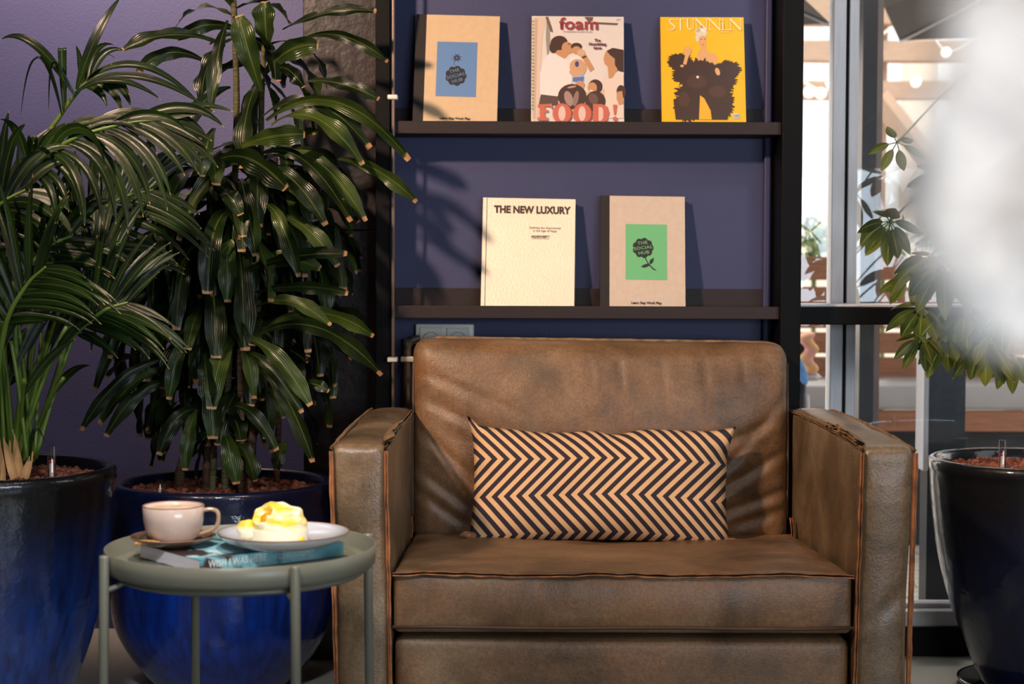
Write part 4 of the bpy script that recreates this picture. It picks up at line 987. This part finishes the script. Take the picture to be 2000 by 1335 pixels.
heroes = [  # from, to, lift (m), width, bright, depth
    ((510, 178), (467, 30), .0, .058, 1, 3.80), ((524, 100), (518, 3), .0, .054, 1, 3.82), ((516, 145), (622, 88), .02, .052, 1, 3.80), ((552, 58), (735, 22), .015, .030, 0, 3.85),
    ((600, 72), (758, 120), .025, .030, 0, 3.80), ((545, 132), (594, 170), .012, .036, 0, 3.76), ((600, 158), (740, 194), .012, .036, 0, 3.78), ((520, 235), (800, 312), .085, .040, 1, 3.76),
    ((530, 245), (708, 322), .060, .046, 1, 3.74), ((500, 240), (722, 290), .075, .044, 0, 3.80), ((472, 284), (596, 262), .006, .050, 1, 3.74), ((660, 310), (814, 394), .022, .036, 1, 3.78),
    ((510, 300), (686, 432), .060, .034, 0, 3.76), ((540, 300), (714, 432), .055, .040, 1, 3.80), ((510, 330), (636, 440), .040, .046, 0, 3.74), ((430, 310), (560, 368), .030, .062, 0, 3.72),
    ((440, 90), (237, 101), .030, .036, 0, 3.84), ((470, 60), (345, 76), .02, .034, 0, 3.88), ((445, 40), (412, 215), .02, .034, 0, 3.80), ((400, 120), (268, 140), .03, .036, 0, 3.86), ((455, 15), (410, -30), .01, .03, 1, 3.85),
    ((450, 170), (335, 300), .03, .038, 0, 3.80), ((420, 250), (395, 345), .015, .036, 1, 3.76), ((430, 380), (470, 420), .02, .040, 0, 3.74),
    ((460, 540), (678, 496), .018, .036, 0, 3.78), ((470, 540), (626, 525), .03, .050, 1, 3.82), ((500, 570), (680, 572), .014, .032, 0, 3.76), ((500, 600), (645, 636), .035, .036, 1, 3.76),
    ((520, 640), (730, 656), .045, .042, 1, 3.76), ((510, 650), (746, 732), .060, .046, 0, 3.74), ((500, 640), (690, 700), .05, .04, 0, 3.80), ((480, 660), (606, 792), .035, .044, 1, 3.74), ((470, 680), (590, 806), .03, .034, 0, 3.76),
    ((590, 750), (642, 764), .01, .028, 0, 3.78), ((500, 720), (612, 902), .055, .040, 0, 3.78), ((440, 800), (540, 880), .045, .034, 0, 3.76), ((440, 850), (462, 945), .025, .044, 1, 3.77), ((560, 860), (540, 918), .01, .034, 1, 3.90),
    ((330, 700), (158, 840), .040, .032, 0, 3.80), ((340, 720), (195, 828), .035, .034, 1, 3.82), ((350, 745), (206, 852), .040, .034, 0, 3.78), ((372, 660), (330, 780), .03, .036, 1, 3.76), ((400, 690), (412, 800), .02, .044, 0, 3.74),
    ((390, 800), (310, 888), .035, .038, 0, 3.80), ((385, 800), (362, 918), .02, .034, 1, 3.76), ((300, 560), (215, 700), .03, .03, 0, 3.9), ((540, 420), (660, 520), .03, .042, 1, 3.84), ((470, 350), (500, 500), .03, .05, 0, 3.78),
    ((450, 440), (445, 590), .02, .044, 1, 3.80), ((375, 480), (260, 560), .04, .034, 0, 3.86), ((395, 560), (455, 470), .01, .03, 1, 3.80), ((300, 600), (185, 765), .05, .03, 0, 3.95),
    ((470, 320), (350, 470), .05, .040, 1, 3.80), ((380, 330), (290, 430), .05, .036, 0, 3.84), ((520, 400), (585, 540), .04, .04, 1, 3.76)]
rnd = random.Random(5)
for i, (a, b, lift, wd, br, Y) in enumerate(heroes):
    A_ = fromP(a[0], a[1], Y+.06); B_ = fromP(b[0], b[1], Y)
    pts = arc(A_, B_, lift, 16, Vector((0, -.02, 0)))
    d = (B_-A_).normalized(); side = d.cross(Vector((0, 0, 1))) if abs(d.z) < .75 else Vector((1, .3, 0))
    # show the blade: tip the side vector partly upward
    sv = (d.cross(Vector((0, -1, 0)))).normalized()*.75 + side.normalized()*.4*(1 if rnd.random() < .5 else -1)
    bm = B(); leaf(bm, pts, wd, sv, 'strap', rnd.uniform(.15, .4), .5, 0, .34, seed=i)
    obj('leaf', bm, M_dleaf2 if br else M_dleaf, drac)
g = fromP(312, 935, 3.85); gauge(g.x, g.y, DH-.034, .045, 'short water gauge standing in the clay granules of the dracaena pot')

# --- palm
PX, PY, PH, PRr = (-18-1000)*3.45/3200, 3.45, .588, .2565
palm = thing('potted_palm', 'kentia palm in the tall dark blue pot at the left edge', 'potted plant', (PX, PY, 0))
planter(palm, PX, PY, PH, PRr, glaze_mat('deep_blue_glaze', (10, 60, 140), (6, 26, 74), (10, 9, 12), PH, .30))
for i in range(9):
    a = random.random()*6.28; x = -1.055+.035*math.cos(a); y = PY-.06+.05*math.sin(a)
    bm = B(); pts = arc((x, y, PH-.045), (x+random.uniform(-.03, .03), y+random.uniform(-.02, .02), PH+random.uniform(.03, .09)), 0, 6)
    leaf(bm, pts, .022, (1, .2, 0), 'lance', .6, .2); obj('husk', bm, M_husk, palm)
def frond(pts, Y, L0, n, start=.45, spread=.9, droop=2.0, wd=.024, seed=0, both=True, pitch=.1, dr=(1, 1)):
    rn = random.Random(seed)
    if not isinstance(Y, (list, tuple)): Y = [Y]*len(pts)
    P = spline([fromP(x, y, yy) for (x, y), yy in zip(pts, Y)], 60); m = len(P)
    bm = B(); tube(bm, P, [.0075*(1-.8*i/m)+.001 for i in range(m)], 8, mi=1)
    for k in range(n):
        t = start + (1-start)*(k+.5)/n; i = min(m-2, int(t*(m-1)))
        p = P[i]; tan = (P[i+1]-P[max(0, i-1)]).normalized()
        sd = tan.cross(Vector((0, -1, .25))).normalized()
        for s in ((-1, 1) if both else (1,)):
            L = L0*(math.sin(PI*min(1, max(.0, (k+1.2)/(n+1.5))))**.5)*rn.uniform(.85, 1.1)
            f = .55+.9*(k/n)
            d = (tan*f + sd*s*spread + Vector((rn.uniform(-.1, .1), rn.uniform(-.25, .15), pitch+rn.uniform(-.1, .1)))).normalized()
            pp = droop_path(p, d, L, droop*dr[0]*(1-k/n)*rn.uniform(.8, 1.2)+droop*dr[1]*(k/n), 12)
            leaf(bm, pp, wd*rn.uniform(.8, 1.1), tan, 'lance', .3, 0, 0)
    bmesh.ops.delete
    return obj('frond', bm, [M_pleaf, M_stalk], palm)
frond([(28, 900), (8, 700), (4, 520), (22, 400), (70, 320), (150, 268), (250, 240), (330, 232)], [3.44, 3.42, 3.40, 3.38, 3.36, 3.34, 3.34, 3.34], .23, 18, .50, .50, 2.0, .026, 1, pitch=-.05, dr=(4.0, .35))
frond([(45, 900), (70, 760), (110, 690), (160, 640), (205, 605), (250, 590)], [3.42, 3.42, 3.40, 3.38, 3.36, 3.36], .20, 15, .55, .9, 1.5, .020, 2)
frond([(20, 900), (10, 600), (60, 330), (118, 225), (160, 170), (180, 150)], [3.46, 3.5, 3.52, 3.52, 3.50, 3.50], .12, 4, .80, .6, 8.0, .022, 3)
frond([(50, 900), (60, 700), (90, 540), (150, 450), (230, 390), (300, 370)], [3.48, 3.55, 3.62, 3.66, 3.7, 3.72], .24, 16, .5, .9, 1.6, .022, 4)
frond([(10, 900), (-20, 700), (-40, 560), (-30, 460), (0, 400), (50, 370)], [3.44, 3.4, 3.38, 3.36, 3.34, 3.34], .20, 9, .5, .8, 3.5, .028, 5)
frond([(60, 900), (90, 800), (120, 700), (150, 560), (190, 500), (240, 470)], [3.45, 3.5, 3.56, 3.6, 3.62, 3.64], .20, 14, .5, .9, 1.6, .02, 6)
frond([(0, 900), (-10, 800), (10, 640), (50, 560), (90, 520)], [3.42, 3.36, 3.3, 3.28, 3.26], .22, 12, .5, .9, 1.8, .022, 7)
frond([(30, 900), (40, 780), (30, 650), (45, 540), (100, 480), (140, 460)], [3.42, 3.40, 3.38, 3.38, 3.38, 3.4], .20, 12, .5, .8, 2.0, .022, 8)
frond([(20, 900), (0, 780), (-20, 640), (-30, 480), (-10, 400), (40, 360)], [3.46, 3.5, 3.5, 3.5, 3.5, 3.5], .24, 12, .45, .9, 2.2, .026, 9)
# single long blades of the upper frond
for (a, b, l, wd, Y) in (((150, 175), (236, -6), .01, .026, 3.44), ((120, 225), (40, 232), .12, .026, 3.46), ((130, 215), (95, 224), .10, .022, 3.44), ((125, 220), (130, 215), .13, .02, 3.47), ((145, 185), (0, 78), .045, .022, 3.45),
                         ((165, 160), (392, 205), .055, .022, 3.46), ((170, 160), (410, 215), .035, .020, 3.44), ((150, 180), (315, 195), .03, .02, 3.42), ((60, 900), (90, 870), .05, .012, 3.32)):
    A_, B_ = fromP(*a, Y), fromP(*b, Y)
    bm = B(); leaf(bm, arc(A_, B_, l, 16, Vector((0, -.02, 0))), wd, (B_-A_).cross(Vector((0, -1, .3))) if (B_-A_).length > .03 else (1, 0, 0), 'lance', .35, 0, 0); obj('long_leaflet', bm, M_pleaf, palm)
for k in range(16):   # bare stalks and short blades around the crown base
    rn = random.Random(60+k); x0 = rn.uniform(5, 75); 
    A_ = fromP(x0, 895, 3.42+rn.uniform(-.06, .06)); B_ = fromP(x0+rn.uniform(-60, 110), rn.uniform(520, 760), 3.42+rn.uniform(-.15, .15))
    bm = B(); P = arc(A_, B_, .02, 14); tube(bm, P, .0042, 6, mi=1)
    leaf(bm, arc(P[9], P[-1]+Vector((rn.uniform(.0, .10), rn.uniform(-.05, .05), rn.uniform(.0, .10))), .02, 10), .022, (1, .3, 0), 'lance', .3, 0, 0)
    obj('shoot', bm, [M_pleaf, M_stalk], palm)
g = fromP(101, 930, 3.31); gauge(g.x, g.y, PH-.03, .088, 'clear water gauge in the granules of the left palm pot')

# --- right pot with umbrella tree
QX, QY, QH, QR = (2030-1000)*3.95/3200, 3.95, .5575, .2565
umb = thing('potted_umbrella_tree', 'umbrella tree hanging over from the dark navy pot at the right edge', 'potted plant', (QX, QY, 0))
planter(umb, QX, QY, QH, QR, glaze_mat('midnight_glaze', (10, 20, 56), (6, 12, 34), (8, 8, 14), QH, .25))
bm = B(); lathe(bm, [(0, 0), (.165, 0), (.178, .010), (.180, .018), (.172, .018), (.12, .006), (0, .006)], (QX, QY, 0), 72)
bmesh.ops.translate(bm, verts=bm.verts[:], vec=(0, -.0, 0)); 
tag(obj('pot_saucer', bm, mat('black_glazed_saucer', (26, 26, 30), .15, coat=1)), 'glossy black saucer on the floor under the right-hand pot', 'saucer')
trunk = spline([(QX+.02, QY, QH-.05), (QX+.04, QY, .9), (QX+.02, QY, 1.3), (QX-.02, QY-.02, 1.75)], 30)
bm = B(); tube(bm, trunk, .013, 10); obj('trunk', bm, M_gcane, umb)
def cluster(px, py, Y, n, L, rr, stem_from, seed, hang=.5, mi=None):
    rn = random.Random(seed); c0 = fromP(px, py, Y)
    bm = B(); s0 = Vector(stem_from); tube(bm, spline([s0, s0.lerp(c0, .55)+Vector((0, 0, .05)), c0], 14), [.004]*6+[.003]*20 if False else .0026, 6, mi=1)
    ax = (c0-s0).normalized()*.5 + Vector((0, -.6, -.3)); ax.normalize()
    e1 = ax.orthogonal().normalized(); e2 = ax.cross(e1)
    for k in range(n):
        a = k*2*PI/n + rn.uniform(-.2, .2)
        d = ((e1*math.cos(a)+e2*math.sin(a))*rn.uniform(.8, 1.1) + ax*rn.uniform(.1, .5) + Vector((0, 0, -hang))).normalized()
        p0 = c0 + d*.018; tube(bm, [c0, p0], .0014, 5, mi=1)
        pp = droop_path(p0, d, L*rn.uniform(.75, 1.1), rn.uniform(1, 5), 10)
        sd = d.cross(ax); leaf(bm, pp, L*rr*rn.uniform(.85, 1.1), sd, 'oval', .18, 0, 0)
    return obj('leaf_cluster', bm, [M_sleaf, M_stalk], umb)
tk = lambda z: Vector((QX, QY-.02, z))
for (px, py, Y, n, L, z, hang) in [(1752, 278, 3.84, 6, .062, 1.55, .15), (1738, 432, 3.82, 9, .092, 1.35, .25), (1816, 503, 3.80, 9, .100, 1.25, .35), (1800, 600, 3.86, 7, .085, 1.15, .5), (1842, 520, 3.76, 6, .105, 1.2, .6),
        (1888, 610, 3.84, 8, .105, 1.15, .7), (1800, 655, 3.82, 7, .070, 1.05, .6), (1850, 660, 3.86, 8, .085, 1.05, .5), (1925, 660, 3.80, 8, .10, 1.1, .8), (1960, 600, 3.84, 8, .10, 1.2, .5), (1975, 690, 3.86, 7, .08, 1.0, .6),
        (1840, 340, 3.86, 7, .09, 1.5, .3), (1900, 430, 3.9, 8, .095, 1.4, .3), (1930, 520, 3.86, 8, .10, 1.3, .4), (1990, 480, 3.9, 8, .10, 1.4, .3), (1780, 540, 3.84, 5, .075, 1.2, .4), (1900, 300, 3.9, 8, .09, 1.6, .2), (1980, 350, 3.9, 8, .1, 1.6, .2)]:
    cluster(px, py, Y, n, L, .40, tk(z), int(px*7+py), hang)
g = fromP(1958, 895, 3.80); gauge(g.x, g.y, QH-.035, .092, 'clear water gauge with red top in the right-hand pot')

# --- out-of-focus white blossom on a tall branch close to the camera, standing in a floor vase right of it
M_petal, nt, b = newmat('white_petal'); b.inputs['Base Color'].default_value = (.92, .90, .88, 1); b.inputs['Roughness'].default_value = .6
tl = N(nt, 'ShaderNodeBsdfTranslucent'); tl.inputs[0].default_value = (.92, .89, .86, 1); ms = N(nt, 'ShaderNodeMixShader'); ms.inputs[0].default_value = .45
nt.links.new(b.outputs[0], ms.inputs[1]); nt.links.new(tl.outputs[0], ms.inputs[2]); nt.links.new(ms.outputs[0], nt.nodes['Material Output'].inputs[0])
M_bark = mat('tan_twig', (150, 116, 86), .8)
M_vase = mat('matte_sand_vase', (190, 176, 158), .7)
vx, vy = .42, .62
t = thing('floor_vase', 'sand-coloured floor vase holding the white blossom branch', 'vase', (vx, vy, 0))
bm = B(); lathe(bm, [(0, 0), (.09, 0), (.12, .12), (.13, .28), (.10, .44), (.055, .54), (.05, .60), (.058, .62), (.050, .62), (.044, .59), (.05, .53), (.09, .43), (.11, .28), (.10, .12), (0, .02)], (vx, vy, 0), 48); obj('vase_body', bm, M_vase, t)
br = thing('blossom_branch', 'blurred white blossom branch filling the upper right corner', 'flowers', (vx, vy, .05))
BY = .345
main = spline([(vx, vy, .05), (vx-.02, vy-.02, .62), (vx-.10, .48, .85), (.21, BY+.03, .97), (.155, BY, 1.03), (.125, BY, 1.075)], 50)
bm = B(); tube(bm, main, [.005*(1-.6*i/len(main)) for i in range(len(main))], 8); obj('twig', bm, M_bark, br)
def blossom(px, py, Y, R, seed):
    rn = random.Random(seed); c0 = fromP(px, py, Y); bm = B()
    near = min(main, key=lambda q: (q-c0).length)
    tube(bm, [near, near.lerp(c0, .6)+Vector((0, .004, 0)), c0], .0009, 5, mi=1)
    for k in range(9):
        a = k*2*PI/9*1.0 + rn.random(); el = rn.uniform(-.3, .9)
        d = Vector((math.cos(a)*math.cos(el), -abs(math.sin(el))*.6+.2, math.sin(a)*math.cos(el)))
        leaf(bm, droop_path(c0, d, R*rn.uniform(.8, 1.15), 8, 7), R*.85, d.cross(Vector((0, 1, .2))), 'petal', .25, .2, 0)
    bmesh.ops.create_icosphere(bm, subdivisions=2, radius=R*.16, matrix=Matrix.Translation(c0+Vector((0, -.001, 0))))
    obj('blossom', bm, [M_petal, M_bark], br)
bl = [(1975, 110, .013), (1960, 200, .014), (1905, 245, .012), (1990, 300, .014), (1930, 340, .014), (1880, 330, .011), (1995, 420, .014), (1935, 450, .013), (1880, 440, .010), (1990, 530, .013), (1945, 560, .010), (2010, 620, .010), (1845, 400, .007), (1890, 150, .008), (2010, 20, .012), (2040, 250, .014), (2050, 450, .014), (1850, 230, .007), (1850, 310, .010), (1815, 430, .009), (1780, 395, .006), (1900, 520, .009), (1860, 480, .008), (1930, 40, .009), (1920, 610, .006)]
for i, (px, py, R) in enumerate(bl): blossom(px, py, BY+random.uniform(-.02, .02), R, i)

# ------------------------------------------------------------------ outside
M_pav = mat('pale_paving', (190, 184, 174), .8, var=.05)
bk = N(M_pav.node_tree, 'ShaderNodeTexBrick'); nt = M_pav.node_tree
bk.inputs['Scale'].default_value = 3.2; bk.inputs['Mortar Size'].default_value = .012
bk.inputs['Color1'].default_value = (*s2l((196, 190, 180)), 1); bk.inputs['Color2'].default_value = (*s2l((180, 174, 164)), 1); bk.inputs['Mortar'].default_value = (*s2l((120, 112, 104)), 1)
tc = N(nt, 'ShaderNodeTexCoord'); nt.links.new(tc.outputs['Object'], bk.inputs['Vector']); nt.links.new(bk.outputs[0], nt.nodes['Principled BSDF'].inputs['Base Color'])
bm = B(); bx(bm, -6, 14, 4.38, 22, -.12, -.02); tag(obj('terrace', bm, M_pav, None, False), None, None, kind='structure')
M_plank = mat('brown_stained_plank', (146, 94, 66), .6, var=.15, scale=6, stretch=(1, 12, 12), bump=.2)
M_bench = mat('pale_bench_seat', (160, 156, 154), .6, var=.03)
M_dark = mat('dark_bench_base', (26, 28, 34), .6)
FY = 6.6
def fz(py): return at(1700, py, FY).z
t = thing('plank_fence', 'brown horizontal plank fence behind the terrace bench', 'fence', (3, FY, 0))
for (y0, y1) in ((502, 547), (560, 601), (606, 641), (649, 690), (697, 741)):
    bm = B(); bx(bm, .9, 4.5, FY, FY+.03, fz(y1), fz(y0), .003); obj('plank', bm, M_plank, t, False)
for x_ in (1.0, 2.55, 4.3): bm = B(); bx(bm, x_, x_+.07, FY+.03, FY+.10, 0, fz(500)); obj('post', bm, M_plank, t, False)
t = thing('terrace_bench', 'pale topped terrace bench with plank front along the fence', 'bench', (3, 6.35, 0))
def bz(py, Y): return at(1700, py, Y).z
bm = B(); bx(bm, .9, 4.5, 6.05, 6.58, bz(800, 6.05), bz(752, 6.05), .015); obj('seat', bm, M_bench, t)
bm = B(); bx(bm, .9, 4.5, 6.07, 6.10, bz(842, 6.05), bz(802, 6.05)); obj('front_plank', bm, M_plank, t, False)
bm = B(); bx(bm, .9, 4.5, 6.14, 6.5, -.02, bz(842, 6.05)+.01); obj('base', bm, M_dark, t, False)
# posts outside near the glass
t = thing('terrace_post', 'dark steel post standing outside behind the window mullion', 'post', (at(1692, 600, 4.9).x, 4.9, 0))
bm = B(); bx(bm, at(1674, 600, 4.9).x, at(1702, 600, 4.9).x, 4.86, 4.94, -.02, 3.4); obj('column', bm, M_dalu, t, False)
bm = B(); bx(bm, at(1702, 600, 4.9).x, at(1716, 600, 4.9).x, 4.88, 4.94, -.02, 3.4); obj('cover_strip', bm, mat('brown_grey_strip', (128, 112, 106), .5), t, False)
t = thing('door_post', 'wide dark post outside below the umbrella tree', 'post', (at(1840, 900, 4.6).x, 4.6, 0))
zt = at(1840, 640, 4.6).z
bm = B(); bx(bm, at(1808, 900, 4.6).x, at(1880, 900, 4.6).x, 4.58, 4.66, -.02, zt); obj('panel', bm, mat('dark_slate_panel', (38, 44, 50), .35, var=.2, scale=3, bump=.05), t, False)
bm = B(); bx(bm, at(1797, 900, 4.6).x, at(1808, 900, 4.6).x, 4.57, 4.66, .45, zt, .004); obj('edge_handle', bm, M_alu, t, False)
# pergola
M_beam = mat('tan_pergola_timber', (180, 152, 130), .7, var=.06, stretch=(1, 10, 10))
t = thing('pergola', 'pale tan timber pergola beams beyond the fence', 'pergola', (3, 8, 0))
GY = 8.4
def gz(py): return at(1750, py, GY).z
for (y0, y1) in ((-10, 46), (79, 118), (158, 192)):
    bm = B(); bx(bm, 1.1, 5.2, GY, GY+.12, gz(y1), gz(y0)); obj('beam', bm, M_beam, t, False)
for (x0, x1) in ((1716, 1742), (1995, 2020)):
    bm = B(); bx(bm, at(x0, 300, GY).x, at(x1, 300, GY).x, GY+.12, GY+.24, -.02, gz(-10)); obj('upright', bm, M_beam, t, False)
bm = B(); a0 = at(1716, 190, GY); a1 = at(1830, 330, GY)
tube(bm, [a0, a1], .06, 4); obj('brace', bm, M_beam, t, False)
# building far behind
M_fac = mat('cream_facade', (214, 200, 184), .8, var=.03)
t = thing('facade', 'bright cream building facade far beyond the terrace', 'building', (5, 15, 0))
bm = B(); bx(bm, -2, 12, 15, 15.4, -.02, 7); obj('wall', bm, M_fac, t, False)
for k in range(9):
    x_ = 2.0+k*.62
    bm = B(); bx(bm, x_, x_+.28, 14.93, 15.02, 1.6, 3.3); obj('window', bm, mat('pale_window', (214, 218, 222), .3), t, False)
# shrubs behind the fence
M_bush = mat('pale_green_shrub', (120, 140, 92), .8, var=.3, scale=14)
for i, (px, py, r_) in enumerate(((1590, 480, .16), (1725, 470, .11), (1835, 450, .10))):
    Y = 7.4; c0 = at(px, py, Y); bm = B(); rn = random.Random(i+40)
    for k in range(260):
        v = Vector((rn.gauss(0, 1), rn.gauss(0, 1), rn.gauss(0, 1))).normalized()*r_*rn.random()**.4
        d = Vector((rn.gauss(0, 1), rn.gauss(0, 1), rn.gauss(0, 1))).normalized()
        leaf(bm, arc(c0+v, c0+v+d*.06, .005, 4), .022, d.orthogonal(), 'oval', .2)
    tube(bm, [(c0.x, c0.y, -.02), c0], .012, 6)
    tag(obj('shrub', bm, M_bush), ['small green shrub behind the fence next to the black post', 'green shrub behind the fence beside the window mullion', 'green shrub behind the fence, mostly behind the umbrella tree'][i], 'shrub')
# parasols
M_par = mat('black_parasol_cloth', (44, 38, 42), .7, var=.15, scale=80)
def parasol(c0, pts, label):
    t = thing('parasol', label, 'parasol', (c0[0], c0[1], -.02))
    bm = B(); top = bm.verts.new((c0[0], c0[1], c0[2]+.55)); ring = []
    n = 8
    vs = []
    for k in range(n):
        a = k*2*PI/n + pts[1]; r = pts[0]
        vs.append(bm.verts.new((c0[0]+r*math.cos(a), c0[1]+r*math.sin(a), c0[2])))
        vs.append(bm.verts.new((c0[0]+r*.90*math.cos(a+PI/n), c0[1]+r*.90*math.sin(a+PI/n), c0[2]+.05)))
    for k in range(2*n): bm.faces.new((top, vs[k], vs[(k+1) % (2*n)]))
    o = obj('canopy', bm, M_par, t, False); md = o.modifiers.new('s', 'SOLIDIFY'); md.thickness = .004
    bm = B(); tube(bm, [(c0[0], c0[1], -.02), (c0[0], c0[1], c0[2]+.55)], .025, 12); obj('pole', bm, M_dalu, t)
    for k in range(n):
        a = k*2*PI/n + pts[1]
        bm = B(); tube(bm, [(c0[0], c0[1], c0[2]+.53), (c0[0]+pts[0]*math.cos(a), c0[1]+pts[0]*math.sin(a), c0[2]-.01)], .006, 6); obj('rib', bm, M_alu, t)
q = at(1620, 44, 6.0); parasol((q.x-1.2, 6.0, q.z), (1.2, 0.0), 'black parasol whose corner shows beside the black post')
q = at(1722, 30, 6.3); parasol((q.x+1.35, 6.0, q.z+.02), (1.55, PI), 'black parasol over the right half of the window')
# string lights
t = thing('string_lights', 'string of white bulbs hung under the pergola', 'string lights', (3, 8.37, 2))
pts = [at(1555, 150, 8.37), at(1600, 175, 8.37), at(1640, 160, 8.37), at(1720, 70, 8.37), at(1800, 25, 8.37), at(1815, 55, 8.37), at(1850, 100, 8.37), at(1900, 80, 8.37), at(1960, 20, 8.37)]
bm = B(); tube(bm, spline(pts, 60), .006, 6); obj('cable', bm, M_white, t)
M_bulb = flat('lit_bulb', (255, 250, 240), emit=1.2)
for px, py in ((1624, 162), (1810, 62), (1850, 103), (1603, 182), (1580, 180), (1790, 160)):
    p = at(px, py, 8.35); bm = B(); bmesh.ops.create_uvsphere(bm, u_segments=14, v_segments=10, radius=.028, matrix=Matrix.Translation(p)); 
    bl_ = obj('bulb', bm, M_bulb, t)
# terrace chair with cushion seen behind the post
Y = 5.3
t = thing('terrace_chair', 'metal terrace chair hung with colourful cloths beside the black post', 'chair', (at(1575, 760, Y).x, Y, 0))
bm = B(); tube(bm, spline([at(1562, 655, Y), at(1566, 720, Y), at(1563, 790, Y), at(1560, 900, Y), at(1558, 1010, Y)], 20), .016, 10); obj('leg', bm, M_dalu, t)
bm = B(); tube(bm, spline([at(1575, 770, Y), at(1578, 850, Y), at(1585, 1000, Y)], 12), .010, 10); obj('leg', bm, M_alu, t)
p = at(1578, 735, Y); bm = B(); lathe(bm, [(0, -.012), (.03, -.012), (.045, 0), (.03, .012), (0, .014)], p, 32); obj('seat_rim', bm, M_alu, t)
bm = B(); rbox(bm, at(1577, 690, Y), (.022, .05, .07), .018, (6, 6, 12), lambda u, v, w_, q: Vector((.010*math.sin(w_*7), 0, 0))); obj('yellow_pink_cushion', bm, mat('yellow_pink_print', (228, 182, 96), .7, scale=22, col2=(226, 150, 160)), t)
bm = B(); leaf(bm, spline([at(1556, 690, Y-.06), at(1563, 715, Y-.06), at(1570, 735, Y-.06), at(1572, 750, Y-.06)], 12), .026, (1, 0, 0), 'petal', .4, .5); o = obj('blue_cloth', bm, mat('blue_cloth', (110, 165, 225), .8), t); md = o.modifiers.new('s', 'SOLIDIFY'); md.thickness = .003
